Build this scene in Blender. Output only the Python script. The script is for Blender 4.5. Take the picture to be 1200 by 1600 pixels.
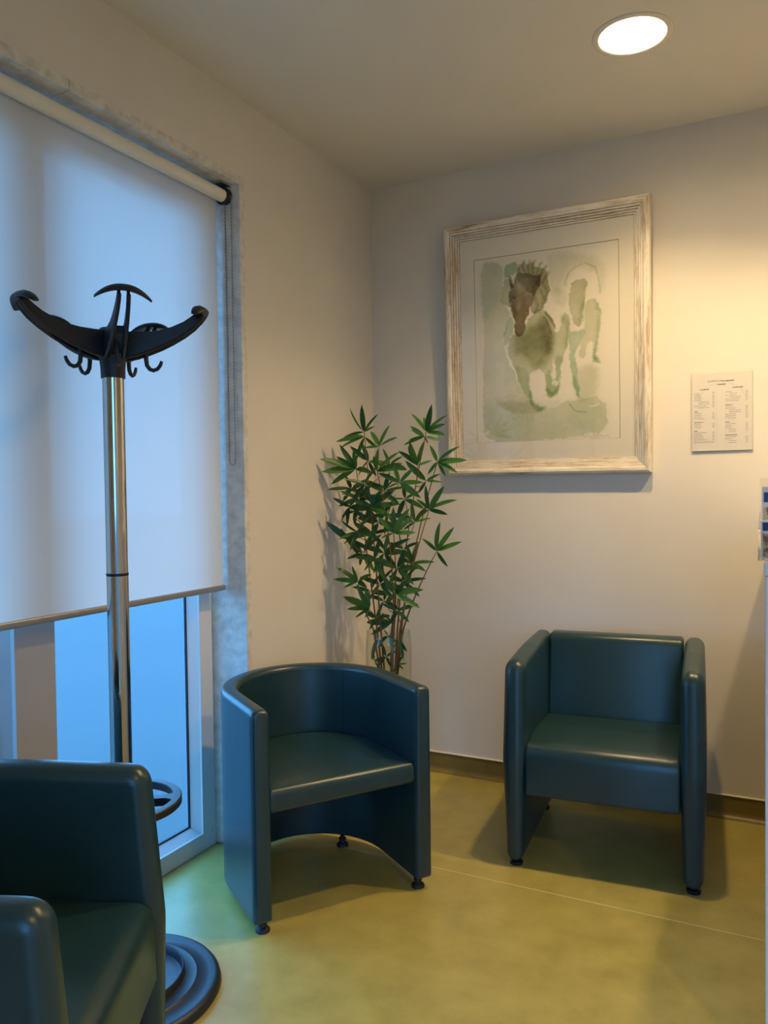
import bpy, bmesh, math, random
import numpy as np
from mathutils import Vector, Matrix, Euler

for _o in list(bpy.data.objects):
    bpy.data.objects.remove(_o, do_unlink=True)
S = bpy.context.scene
COL = S.collection
PI = math.pi
R = math.radians

# ------------------------------------------------------------------ camera
CAM = Vector((1.7047, -3.2312, 1.25))
YAW, PITCH, ROLL, FPX = 0.4737, -0.0252, -0.0134, 1236.19
_fw = Vector((-math.sin(YAW) * math.cos(PITCH), math.cos(YAW) * math.cos(PITCH), math.sin(PITCH)))
_r = Vector((math.cos(YAW), math.sin(YAW), 0))
_u = _r.cross(_fw)
_r2 = _r * math.cos(ROLL) + _u * math.sin(ROLL)
_u2 = -_r * math.sin(ROLL) + _u * math.cos(ROLL)
cd = bpy.data.cameras.new('camera')
cd.sensor_fit = 'VERTICAL'
cd.sensor_height = 24.0
cd.lens = 24.0 * FPX / 1600.0
cd.clip_start = 0.02
cam = bpy.data.objects.new('camera', cd)
COL.objects.link(cam)
m = Matrix((_r2, _u2, -_fw)).transposed().to_4x4()
m.translation = CAM
cam.matrix_world = m
S.camera = cam

# ------------------------------------------------------------------ world, exposure
W = bpy.data.worlds.new('dusk_sky')
S.world = W
W.use_nodes = True
nt = W.node_tree
nt.nodes.clear()
tc = nt.nodes.new('ShaderNodeTexCoord')
sep = nt.nodes.new('ShaderNodeSeparateXYZ')
rmp = nt.nodes.new('ShaderNodeValToRGB')
mr = nt.nodes.new('ShaderNodeMapRange')
mr.inputs['From Min'].default_value = -1
mr.inputs['From Max'].default_value = 1
bg = nt.nodes.new('ShaderNodeBackground')
wo = nt.nodes.new('ShaderNodeOutputWorld')
nt.links.new(tc.outputs['Generated'], sep.inputs[0])
nt.links.new(sep.outputs['Z'], mr.inputs['Value'])
nt.links.new(mr.outputs[0], rmp.inputs['Fac'])
e = rmp.color_ramp.elements
e[0].position = 0.45
e[0].color = (0.14, 0.48, 1.0, 1)
e[1].position = 0.80
e[1].color = (0.13, 0.46, 1.0, 1)
nt.links.new(rmp.outputs[0], bg.inputs['Color'])
bg.inputs['Strength'].default_value = 6.8
nt.links.new(bg.outputs[0], wo.inputs[0])

S.view_settings.view_transform = 'Standard'
S.view_settings.look = 'None'
S.view_settings.gamma = 1
S.view_settings.use_curve_mapping = False
S.view_settings.exposure = 0.30

LAMP_COL = (1.0, 0.70, 0.34)
LAMP_STR = 50.0               # frosted diffuser
SPOT_W = 56.0                 # beam of the reflector behind it
H = 2.629                      # ceiling height
LAMPS = [(1.28, -0.705), (2.05, -0.705), (2.82, -3.0)]

# portal that guides sky sampling through the window opening (gives no light itself)
pl = bpy.data.lights.new('window_portal', 'AREA')
pl.shape = 'RECTANGLE'
pl.size = 1.5
pl.size_y = 2.3
pl.cycles.is_portal = True
po = bpy.data.objects.new('window_portal', pl)
COL.objects.link(po)
po.location = (-0.26, -1.75, 1.16)
po.rotation_euler = (0, R(-90), 0)
po.rotation_euler = Matrix(((0, 0, -1), (-1, 0, 0), (0, 1, 0))).to_euler()

# ------------------------------------------------------------------ pixel helper (measured positions -> places in the room)
def ray(px, py):
    return _fw + _r2 * ((px - 600) / FPX) - _u2 * ((py - 800) / FPX)
def on_y(px, py, y):
    d = ray(px, py)
    return CAM + d * ((y - CAM.y) / d.y)

# ------------------------------------------------------------------ materials
MATS = {}
def new_mat(name):
    mt = bpy.data.materials.new(name)
    mt.use_nodes = True
    n = mt.node_tree
    n.nodes.clear()
    out = n.nodes.new('ShaderNodeOutputMaterial')
    MATS[name] = mt
    return mt, n, out
def nd(n, t, **kw):
    o = n.nodes.new(t)
    for k, v in kw.items():
        if k in o.inputs:
            o.inputs[k].default_value = v
        else:
            setattr(o, k, v)
    return o
def rgba(c):
    return (c[0], c[1], c[2], 1)

def pbr(name, col, rough=0.5, metal=0.0, col2=None, nscale=8.0, detail=4.0, lo=0.35, hi=0.65,
        bump=0.0, bscale=200.0, bdist=0.002, spec=0.5, stretch=None, coat=0.0, rough2=None):
    mt, n, out = new_mat(name)
    b = nd(n, 'ShaderNodeBsdfPrincipled')
    b.inputs['Base Color'].default_value = rgba(col)
    b.inputs['Roughness'].default_value = rough
    b.inputs['Metallic'].default_value = metal
    b.inputs['Specular IOR Level'].default_value = spec
    b.inputs['Coat Weight'].default_value = coat
    n.links.new(b.outputs[0], out.inputs[0])
    tcn = nd(n, 'ShaderNodeTexCoord')
    mp = nd(n, 'ShaderNodeMapping')
    if stretch:
        mp.inputs['Scale'].default_value = stretch
    n.links.new(tcn.outputs['Object'], mp.inputs[0])
    if col2 is not None:
        no = nd(n, 'ShaderNodeTexNoise')
        no.inputs['Scale'].default_value = nscale
        no.inputs['Detail'].default_value = detail
        no.inputs['Roughness'].default_value = 0.6
        n.links.new(mp.outputs[0], no.inputs['Vector'])
        cr = nd(n, 'ShaderNodeValToRGB')
        cr.color_ramp.elements[0].position = lo
        cr.color_ramp.elements[0].color = rgba(col)
        cr.color_ramp.elements[1].position = hi
        cr.color_ramp.elements[1].color = rgba(col2)
        n.links.new(no.outputs['Fac'], cr.inputs[0])
        n.links.new(cr.outputs[0], b.inputs['Base Color'])
        if rough2 is not None:
            m2 = nd(n, 'ShaderNodeMapRange')
            m2.inputs['To Min'].default_value = rough
            m2.inputs['To Max'].default_value = rough2
            n.links.new(no.outputs['Fac'], m2.inputs['Value'])
            n.links.new(m2.outputs[0], b.inputs['Roughness'])
    if bump:
        no2 = nd(n, 'ShaderNodeTexNoise')
        no2.inputs['Scale'].default_value = bscale
        no2.inputs['Detail'].default_value = 3.0
        n.links.new(mp.outputs[0], no2.inputs['Vector'])
        bp = nd(n, 'ShaderNodeBump')
        bp.inputs['Strength'].default_value = bump
        bp.inputs['Distance'].default_value = bdist
        n.links.new(no2.outputs['Fac'], bp.inputs['Height'])
        n.links.new(bp.outputs[0], b.inputs['Normal'])
    return mt

WALL = (0.74, 0.70, 0.63)
pbr('wall_paint', WALL, 0.65, col2=(0.70, 0.66, 0.59), nscale=1.6, detail=3, bump=0.12, bscale=160, bdist=0.001)
pbr('ceiling_paint', (0.74, 0.71, 0.65), 0.8, col2=(0.71, 0.68, 0.62), nscale=1.2)
pbr('lino', (0.335, 0.285, 0.072), 0.30, col2=(0.455, 0.385, 0.108), nscale=9, detail=9, lo=0.3, hi=0.72, bump=0.04, bscale=90,
    rough2=0.38, spec=0.65)
pbr('lino_weld', (0.60, 0.55, 0.24), 0.4)
pbr('skirting', (0.18, 0.13, 0.032), 0.42, col2=(0.21, 0.155, 0.042), nscale=10)
pbr('skirting_cap', (0.80, 0.74, 0.60), 0.35)
pbr('leather', (0.0105, 0.037, 0.044), 0.33, col2=(0.0135, 0.045, 0.053), nscale=5, bump=0.10, bscale=420, bdist=0.0012, spec=0.55)
pbr('leather_seam', (0.006, 0.04, 0.042), 0.5)
pbr('black_plastic', (0.007, 0.010, 0.016), 0.46, bump=0.05, bscale=600, bdist=0.0005)
pbr('black_gloss', (0.012, 0.013, 0.018), 0.22)
pbr('rubber', (0.012, 0.012, 0.013), 0.6)
pbr('chrome', (0.50, 0.48, 0.46), 0.10, metal=1.0)
pbr('steel', (0.42, 0.42, 0.42), 0.28, metal=1.0)
pbr('window_alu', (0.66, 0.67, 0.68), 0.42)
pbr('mullion_alu', (0.40, 0.385, 0.38), 0.45)
pbr('gasket', (0.012, 0.012, 0.03), 0.6)
pbr('stone', (0.56, 0.53, 0.48), 0.55, col2=(0.74, 0.71, 0.65), nscale=26, detail=8, lo=0.36, hi=0.6, bump=0.2, bscale=60, bdist=0.002)
pbr('blind_roll', (0.80, 0.76, 0.66), 0.8)
pbr('bar_alu', (0.36, 0.35, 0.34), 0.4, metal=0.6)
pbr('chain', (0.22, 0.23, 0.24), 0.45)
pbr('counter_white', (0.78, 0.78, 0.78), 0.35)
pbr('mat_board', (0.79, 0.75, 0.66), 0.85, bump=0.05, bscale=500, bdist=0.0004)
pbr('mat_core', (0.45, 0.38, 0.28), 0.8)
pbr('stem_bark', (0.15, 0.065, 0.02), 0.6, col2=(0.20, 0.11, 0.03), nscale=14)
pbr('can_white', (0.80, 0.78, 0.74), 0.5)
pbr('trim_white', (0.74, 0.70, 0.63), 0.45)
pbr('notice_paper', (0.80, 0.77, 0.75), 0.6)
pbr('notice_watermark', (0.74, 0.74, 0.735), 0.6)
pbr('ink', (0.10, 0.10, 0.12), 0.7)
pbr('ink_light', (0.28, 0.27, 0.28), 0.7)
pbr('leaflet_blue', (0.03, 0.05, 0.17), 0.4)
pbr('leaflet_white', (0.8, 0.8, 0.8), 0.4)
pbr('leaflet_photo', (0.75, 0.62, 0.30), 0.4, col2=(0.22, 0.10, 0.09), nscale=60, lo=0.45, hi=0.55)
pbr('groove_brown', (0.24, 0.16, 0.085), 0.6, col2=(0.46, 0.36, 0.24), nscale=50)
pbr('backing', (0.25, 0.2, 0.15), 0.8)

def frame_mat(name, stretch):
    mt, n, out = new_mat(name)
    b = nd(n, 'ShaderNodeBsdfPrincipled', Roughness=0.55)
    n.links.new(b.outputs[0], out.inputs[0])
    tcn = nd(n, 'ShaderNodeTexCoord')
    mp = nd(n, 'ShaderNodeMapping')
    mp.inputs['Scale'].default_value = stretch
    n.links.new(tcn.outputs['Object'], mp.inputs[0])
    a = nd(n, 'ShaderNodeTexNoise')
    a.inputs['Scale'].default_value = 60
    a.inputs['Detail'].default_value = 7
    a.inputs['Roughness'].default_value = 0.7
    n.links.new(mp.outputs[0], a.inputs['Vector'])
    cr = nd(n, 'ShaderNodeValToRGB')
    el = cr.color_ramp.elements
    el[0].position = 0.30; el[0].color = (0.27, 0.17, 0.08, 1)
    el[1].position = 0.54; el[1].color = (0.76, 0.72, 0.63, 1)
    k = el.new(0.42); k.color = (0.56, 0.48, 0.36, 1)
    n.links.new(a.outputs['Fac'], cr.inputs[0])
    n.links.new(cr.outputs[0], b.inputs['Base Color'])
    bp = nd(n, 'ShaderNodeBump')
    bp.inputs['Strength'].default_value = 0.35
    bp.inputs['Distance'].default_value = 0.002
    n.links.new(a.outputs['Fac'], bp.inputs['Height'])
    n.links.new(bp.outputs[0], b.inputs['Normal'])
frame_mat('frame_wood_h', (0.10, 1, 1))
frame_mat('frame_wood_v', (1, 1, 0.10))

def leaf_mat(name, c1, c2):
    mt, n, out = new_mat(name)
    b = nd(n, 'ShaderNodeBsdfPrincipled', Roughness=0.42)
    tr = nd(n, 'ShaderNodeBsdfTranslucent')
    tr.inputs['Color'].default_value = rgba((c2[0] * 1.3, c2[1] * 1.4, c2[2] * 0.8))
    mx = nd(n, 'ShaderNodeMixShader')
    mx.inputs[0].default_value = 0.22
    tcn = nd(n, 'ShaderNodeTexCoord')
    mp = nd(n, 'ShaderNodeMapping')
    mp.inputs['Scale'].default_value = (0.35, 5, 1)
    n.links.new(tcn.outputs['Object'], mp.inputs[0])
    no = nd(n, 'ShaderNodeTexNoise')
    no.inputs['Scale'].default_value = 9
    n.links.new(mp.outputs[0], no.inputs['Vector'])
    cr = nd(n, 'ShaderNodeValToRGB')
    cr.color_ramp.elements[0].position = 0.35; cr.color_ramp.elements[0].color = rgba(c1)
    cr.color_ramp.elements[1].position = 0.65; cr.color_ramp.elements[1].color = rgba(c2)
    n.links.new(no.outputs['Fac'], cr.inputs[0])
    n.links.new(cr.outputs[0], b.inputs['Base Color'])
    n.links.new(b.outputs[0], mx.inputs[1])
    n.links.new(tr.outputs[0], mx.inputs[2])
    n.links.new(mx.outputs[0], out.inputs[0])
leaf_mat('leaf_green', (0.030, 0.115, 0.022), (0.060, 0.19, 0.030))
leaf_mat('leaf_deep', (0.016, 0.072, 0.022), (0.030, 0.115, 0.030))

def clear_mat(name, tint=(0.97, 0.98, 0.97), rough=0.0, ior=1.5, gain=1.0):
    mt, n, out = new_mat(name)
    t = nd(n, 'ShaderNodeBsdfTransparent')
    t.inputs['Color'].default_value = rgba(tint)
    g = nd(n, 'ShaderNodeBsdfGlossy', Roughness=rough)
    lw = nd(n, 'ShaderNodeLayerWeight')
    lw.inputs['Blend'].default_value = 0.5
    pw = nd(n, 'ShaderNodeMath', operation='POWER')
    pw.inputs[1].default_value = 5.0
    n.links.new(lw.outputs['Facing'], pw.inputs[0])
    r0 = ((ior - 1) / (ior + 1)) ** 2 * gain
    f = nd(n, 'ShaderNodeMath', operation='MULTIPLY_ADD')
    f.inputs[1].default_value = 1 - r0
    f.inputs[2].default_value = r0
    n.links.new(pw.outputs[0], f.inputs[0])
    mx = nd(n, 'ShaderNodeMixShader')
    n.links.new(f.outputs[0], mx.inputs[0])
    n.links.new(t.outputs[0], mx.inputs[1])
    n.links.new(g.outputs[0], mx.inputs[2])
    n.links.new(mx.outputs[0], out.inputs[0])
clear_mat('picture_glass', (0.98, 0.98, 0.97), 0.01, 1.5)
clear_mat('vase_glass', (0.955, 0.972, 0.96), 0.0, 1.5)
clear_mat('acrylic', (0.975, 0.975, 0.965), 0.02, 1.5)

def frosted_mat():
    mt, n, out = new_mat('frosted_glass')
    t = nd(n, 'ShaderNodeBsdfTransparent')
    t.inputs['Color'].default_value = (0.93, 0.96, 0.97, 1)
    d = nd(n, 'ShaderNodeBsdfTranslucent')
    d.inputs['Color'].default_value = (0.90, 0.94, 0.96, 1)
    mx = nd(n, 'ShaderNodeMixShader')
    mx.inputs[0].default_value = 0.045
    g = nd(n, 'ShaderNodeBsdfGlossy', Roughness=0.35)
    m2 = nd(n, 'ShaderNodeMixShader')
    m2.inputs[0].default_value = 0.05
    n.links.new(t.outputs[0], mx.inputs[1])
    n.links.new(d.outputs[0], mx.inputs[2])
    n.links.new(mx.outputs[0], m2.inputs[1])
    n.links.new(g.outputs[0], m2.inputs[2])
    n.links.new(m2.outputs[0], out.inputs[0])
frosted_mat()

def blind_mat():
    mt, n, out = new_mat('blind_fabric')
    a = nd(n, 'ShaderNodeBsdfDiffuse')
    a.inputs['Color'].default_value = (0.74, 0.71, 0.66, 1)
    d = nd(n, 'ShaderNodeBsdfTranslucent')
    d.inputs['Color'].default_value = (0.86, 0.80, 0.72, 1)
    t = nd(n, 'ShaderNodeBsdfTransparent')
    mx = nd(n, 'ShaderNodeMixShader')
    mx.inputs[0].default_value = 0.25
    m2 = nd(n, 'ShaderNodeMixShader')
    m2.inputs[0].default_value = 0.01
    n.links.new(a.outputs[0], mx.inputs[1])
    n.links.new(d.outputs[0], mx.inputs[2])
    n.links.new(mx.outputs[0], m2.inputs[1])
    n.links.new(t.outputs[0], m2.inputs[2])
    n.links.new(m2.outputs[0], out.inputs[0])
blind_mat()

def emis(name, col, st):
    mt, n, out = new_mat(name)
    em = nd(n, 'ShaderNodeEmission', Strength=st)
    em.inputs['Color'].default_value = rgba(col)
    n.links.new(em.outputs[0], out.inputs[0])
emis('lamp_glow', LAMP_COL, LAMP_STR)

def print_mat():
    mt, n, out = new_mat('watercolour_paper')
    b = nd(n, 'ShaderNodeBsdfPrincipled', Roughness=0.85)
    at = nd(n, 'ShaderNodeVertexColor')
    at.layer_name = 'Col'
    n.links.new(at.outputs['Color'], b.inputs['Base Color'])
    n.links.new(b.outputs[0], out.inputs[0])
print_mat()

# ------------------------------------------------------------------ mesh builder
class MB:
    def __init__(s):
        s.v = []
        s.f = []
    def add(s, vs, fs):
        o = len(s.v)
        s.v += [tuple(p) for p in vs]
        s.f += [tuple(i + o for i in q) for q in fs]
        return s
    def box(s, a, b):
        x0, y0, z0 = a
        x1, y1, z1 = b
        vs = [(x0, y0, z0), (x1, y0, z0), (x1, y1, z0), (x0, y1, z0), (x0, y0, z1), (x1, y0, z1), (x1, y1, z1), (x0, y1, z1)]
        return s.add(vs, [(0, 3, 2, 1), (4, 5, 6, 7), (0, 1, 5, 4), (1, 2, 6, 5), (2, 3, 7, 6), (3, 0, 4, 7)])
    def prism(s, poly, z0, z1, axis='z'):
        n = len(poly)
        def p(a, z):
            return {'z': (a[0], a[1], z), 'x': (z, a[0], a[1]), 'y': (a[0], z, a[1])}[axis]
        vs = [p(a, z0) for a in poly] + [p(a, z1) for a in poly]
        fs = [tuple(range(n - 1, -1, -1)), tuple(range(n, 2 * n))]
        fs += [(i, (i + 1) % n, n + (i + 1) % n, n + i) for i in range(n)]
        return s.add(vs, fs)
    def lathe(s, prof, seg=32, c=(0, 0, 0), closed=False):
        vs = []
        for r, z in prof:
            for k in range(seg):
                a = 2 * PI * k / seg
                vs.append((c[0] + r * math.cos(a), c[1] + r * math.sin(a), c[2] + z))
        fs = []
        m_ = len(prof)
        for j in range(m_ if closed else m_ - 1):
            j2 = (j + 1) % m_
            for k in range(seg):
                k2 = (k + 1) % seg
                fs.append((j * seg + k, j * seg + k2, j2 * seg + k2, j2 * seg + k))
        if not closed:
            if prof[0][0] > 1e-6:
                fs.append(tuple(range(seg - 1, -1, -1)))
            if prof[-1][0] > 1e-6:
                fs.append(tuple((m_ - 1) * seg + k for k in range(seg)))
        return s.add(vs, fs)
    def tube(s, pts, rad, seg=8, cap=True, flat=None):
        pts = [Vector(p) for p in pts]
        n = len(pts)
        rads = rad if isinstance(rad, (list, tuple)) else [rad] * n
        up = Vector((0, 0, 1))
        vs = []
        prev = None
        for i, p in enumerate(pts):
            t = (pts[min(i + 1, n - 1)] - pts[max(i - 1, 0)]).normalized()
            if prev is None:
                a = up if abs(t.z) < 0.9 else Vector((1, 0, 0))
                nn = (a - t * a.dot(t)).normalized()
            else:
                nn = (prev - t * prev.dot(t)).normalized()
            prev = nn
            bb = t.cross(nn)
            for k in range(seg):
                an = 2 * PI * k / seg
                ca, sa = math.cos(an), math.sin(an)
                if flat:
                    ca *= flat[0]; sa *= flat[1]
                vs.append(p + (nn * ca + bb * sa) * rads[i])
        fs = []
        for i in range(n - 1):
            for k in range(seg):
                k2 = (k + 1) % seg
                fs.append((i * seg + k, i * seg + k2, (i + 1) * seg + k2, (i + 1) * seg + k))
        if cap:
            fs.append(tuple(range(seg - 1, -1, -1)))
            fs.append(tuple((n - 1) * seg + k for k in range(seg)))
        return s.add(vs, fs)
    def build(s, name, mat, parent=None, smooth=True, angle=40, loc=None, rot=None):
        me = bpy.data.meshes.new(name)
        me.from_pydata(s.v, [], s.f)
        bm = bmesh.new()
        bm.from_mesh(me)
        bmesh.ops.recalc_face_normals(bm, faces=bm.faces)
        if smooth:
            for f in bm.faces:
                f.smooth = True
            for ed in bm.edges:
                if len(ed.link_faces) == 2 and ed.calc_face_angle(0) > R(angle):
                    ed.smooth = False
        bm.to_mesh(me)
        bm.free()
        me.materials.append(MATS[mat])
        o = bpy.data.objects.new(name, me)
        COL.objects.link(o)
        if loc is not None:
            o.location = loc
        if rot is not None:
            o.rotation_euler = rot
        if parent is not None:
            o.parent = parent
        return o

def round_poly(pts, rads, seg=6):
    """rounded corners of a 2-D polygon"""
    out = []
    n = len(pts)
    for i in range(n):
        p = Vector(pts[i]); a = Vector(pts[i - 1]); b = Vector(pts[(i + 1) % n])
        r_ = rads[i] if isinstance(rads, (list, tuple)) else rads
        if r_ <= 0:
            out.append((p.x, p.y)); continue
        da = (a - p).normalized(); db = (b - p).normalized()
        ang = da.angle(db)
        t = min(r_ / math.tan(ang / 2), (a - p).length * 0.49, (b - p).length * 0.49)
        p0 = p + da * t; p1 = p + db * t
        for k in range(seg + 1):
            u = k / seg
            q = p0 * (1 - u) ** 2 + p * 2 * u * (1 - u) + p1 * u * u
            out.append((q.x, q.y))
    return out

def pillow(mb, poly, z0, z1, r, n=5, axis='z', crown=0.0, squeeze=None):
    """slab over a 2-D outline with rounded-over edges; rows are inset along vertex normals"""
    m_ = len(poly)
    P = [Vector(p) for p in poly]
    area = sum(P[i].x * P[(i + 1) % m_].y - P[(i + 1) % m_].x * P[i].y for i in range(m_))
    if area < 0:
        P.reverse()
    N = []
    for i in range(m_):
        d = (P[(i + 1) % m_] - P[i - 1]).normalized()
        N.append(Vector((d.y, -d.x)))
    rows = []
    for k in range(n + 1):
        a = PI / 2 * k / n
        rows.append((r * (1 - math.sin(a)), z0 + r * (1 - math.cos(a))))
    for k in range(n + 1):
        a = PI / 2 * (1 - k / n)
        rows.append((r * (1 - math.sin(a)), z1 - r * (1 - math.cos(a))))
    cen = sum(P, Vector((0, 0))) / m_
    def mk(q, z):
        if squeeze:
            z = squeeze(q, z)
        return {'z': (q.x, q.y, z), 'x': (z, q.x, q.y), 'y': (q.x, z, q.y)}[axis]
    vs = []
    for ins, z in rows:
        for i in range(m_):
            vs.append(mk(P[i] - N[i] * ins, z))
    fs = []
    L = len(rows)
    for j in range(L - 1):
        for i in range(m_):
            i2 = (i + 1) % m_
            fs.append((j * m_ + i, j * m_ + i2, (j + 1) * m_ + i2, (j + 1) * m_ + i))
    # crowned caps
    for base, z, sg, rev in ((0, z0, -1, True), ((L - 1) * m_, z1, 1, False)):
        prev = list(range(base, base + m_))
        for fr, hh in ((0.66, 0.55), (0.33, 0.88)):
            o = len(vs)
            for i in range(m_):
                q = P[i] - N[i] * r
                q = cen + (q - cen) * fr
                vs.append(mk(q, z + sg * crown * hh))
            cur = list(range(o, o + m_))
            for i in range(m_):
                i2 = (i + 1) % m_
                fs.append((prev[i], prev[i2], cur[i2], cur[i]) if not rev else (prev[i2], prev[i], cur[i], cur[i2]))
            prev = cur
        o = len(vs)
        vs.append(mk(cen, z + sg * crown))
        for i in range(m_):
            fs.append((prev[i], prev[(i + 1) % m_], o))
    return mb.add(vs, fs)

def empty(name, loc=(0, 0, 0), rz=0.0):
    o = bpy.data.objects.new(name, None)
    COL.objects.link(o)
    o.location = loc
    o.rotation_euler = (0, 0, rz)
    o.empty_display_size = 0.1
    return o
def tag(o, label=None, cat=None, group=None, kind=None):
    if label: o['label'] = label
    if cat: o['category'] = cat
    if group: o['group'] = group
    if kind: o['kind'] = kind
    return o
def copy_tree(o, parent=None):
    c = o.copy()
    COL.objects.link(c)
    c.parent = parent
    for ch in list(o.children):
        copy_tree(ch, c)
    return c

# ------------------------------------------------------------------ room shell
RX, RY = 3.5, -4.7             # far extents of the room to the right and behind the photographer
WT = 0.30                      # outer wall thickness
WY0, WY1, WZ = -0.952, -2.53, 2.358   # opening for the stone surround

def st(o):
    return tag(o, kind='structure')
floor = st(MB().box((-WT, RY - 0.1, -0.1), (RX + 0.1, 0.1, 0)).build('floor', 'lino', smooth=False))
weld = MB().box((0.0, -0.8495, -0.004), (RX, -0.8455, 0.0007)).build('weld_seam', 'lino_weld', floor, smooth=False)
wb = MB()
wb.box((-WT, WY0, 0), (0, 0.1, H + 0.1))
wb.box((-WT, RY, 0), (0, WY1, H + 0.1))
wb.box((-WT, WY1, WZ), (0, WY0, H + 0.1))
st(wb.build('wall_left', 'wall_paint', smooth=False))
st(MB().box((0, 0, 0), (RX, 0.1, H + 0.1)).build('wall_back', 'wall_paint', smooth=False))
st(MB().box((RX, RY, 0), (RX + 0.1, 0.1, H + 0.1)).build('wall_right', 'wall_paint', smooth=False))
E0, E1, EZ = 1.95, 3.42, 2.30   # unseen glazing added behind the camera for cool fill light
wf = MB().box((0, RY - 0.1, 0), (E0, RY, H + 0.1))
wf.box((E1, RY - 0.1, 0), (RX, RY, H + 0.1))
wf.box((E0, RY - 0.1, EZ), (E1, RY, H + 0.1))
st(wf.build('wall_front', 'wall_paint', smooth=False))

# ceiling with round cut-outs for the recessed lamps
RC = 0.106
def ceiling():
    mb = MB()
    lx = sorted(set(p[0] for p in LAMPS)); ly = sorted(set(p[1] for p in LAMPS))
    xs = [0.0] + [q for v in lx for q in (v - 0.2, v + 0.2)] + [RX]
    ys = [RY] + [q for v in ly for q in (v - 0.2, v + 0.2)] + [0.0]
    for i in range(len(xs) - 1):
        for j in range(len(ys) - 1):
            x0, x1, y0, y1 = xs[i], xs[i + 1], ys[j], ys[j + 1]
            if i % 2 and j % 2 and (lx[i // 2], ly[j // 2]) in LAMPS:
                cx, cy = (x0 + x1) / 2, (y0 + y1) / 2
                n = 48
                inner, outer = [], []
                for k in range(n):
                    a = 2 * PI * k / n
                    c_, s_ = math.cos(a), math.sin(a)
                    q = 0.2 / max(abs(c_), abs(s_))
                    inner.append((cx + RC * c_, cy + RC * s_, H))
                    outer.append((cx + q * c_, cy + q * s_, H))
                mb.add(inner + outer, [(k, (k + 1) % n, n + (k + 1) % n, n + k) for k in range(n)])
            else:
                mb.add([(x0, y0, H), (x1, y0, H), (x1, y1, H), (x0, y1, H)], [(0, 1, 2, 3)])
    return mb.build('ceiling', 'ceiling_paint', smooth=False)
st(ceiling())

# coved vinyl skirting with its pale cap strip
def skirting(name, p0, p1, nrm):
    p0 = Vector(p0); p1 = Vector(p1); nrm = Vector(nrm)
    prof = [(0, 0.001)] + [(0.022 * (1 - math.sin(a)) + 0.003, 0.001 + 0.022 * (1 - math.cos(a))) for a in [PI / 2 * k / 6 for k in range(7)]]
    prof = [(0.0, 0.0006), (0.026, 0.0006)] + [(0.003 + 0.022 * (1 - math.sin(PI / 2 * k / 6)), 0.0012 + 0.022 * (1 - math.cos(PI / 2 * k / 6))) for k in range(7)] + [(0.003, 0.083), (0, 0.083)]
    def sweep(pr, nm, mt, par=None):
        vs = []
        for p in (p0, p1):
            for a, z in pr:
                q = p + nrm * a
                vs.append((q.x, q.y, z))
        n = len(pr)
        fs = [(i, (i + 1) % n, n + (i + 1) % n, n + i) for i in range(n)] + [tuple(range(n)), tuple(range(n, 2 * n))]
        return MB().add(vs, fs).build(nm, mt, par, angle=30)
    b = st(sweep(prof, name, 'skirting'))
    sweep([(0.0, 0.083), (0.0065, 0.083), (0.0065, 0.0865), (0.003, 0.0875), (0, 0.0875)], 'cap_strip', 'skirting_cap', b)
    return b
skirting('baseboard_back', (0, 0, 0), (RX, 0, 0), (0, -1, 0))
skirting('baseboard_left', (0, -0.027, 0), (0, WY0, 0), (1, 0, 0))
skirting('baseboard_front', (0, RY, 0), (E0, RY, 0), (0, 1, 0))

# stone surround of the window: jamb slabs and a lintel of two slabs
tr1 = st(empty('trim_1', (0, WY0, 0)))
def rel(o, parent):
    o.location = o.location - parent.location
    return o
def slab(poly, a, b, axis, name='stone_slab'):
    o = MB().prism(poly, a, b, axis).build(name, 'stone', None, smooth=False)
    o.location = -Vector(tr1.location)
    o.parent = tr1
    bv = o.modifiers.new('edge', 'BEVEL'); bv.width = 0.0025; bv.segments = 2
    return o
slab([(0.003, WY0), (0.003, WY0 - 0.029), (-0.20, -1.030), (-0.20, WY0)], 0.001, WZ, 'z')
slab([(0.003, WY1), (0.003, WY1 + 0.029), (-0.20, WY1 + 0.078), (-0.20, WY1)], 0.001, WZ, 'z')
LIN = [(0.003, WZ), (0.003, WZ - 0.030), (-0.20, WZ - 0.036), (-0.20, WZ)]
# (x,z) outline swept along y
slab(LIN, -1.7095, WY0 - 0.0295, 'y')
slab(LIN, WY1 + 0.0295, -1.7110, 'y')

# ------------------------------------------------------------------ window (two frosted panes, aluminium frame)
win = st(empty('window_1', (-0.125, -1.75, 0)))
WX = -0.125
def wpart(mb, name, mat, parent=win, smooth=False, bevel=0.0):
    o = mb.build(name, mat, None, smooth=smooth)
    o.location = -Vector(win.location)
    o.parent = win
    if parent is not win:
        o.location = (0, 0, 0)
        o.parent = parent
    if bevel:
        bv = o.modifiers.new('edge', 'BEVEL'); bv.width = bevel; bv.segments = 2
    return o
YR, YL = -1.018, -2.47         # outer edges of the frame
ZT = 2.315
GX = -0.160                    # glass
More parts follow.
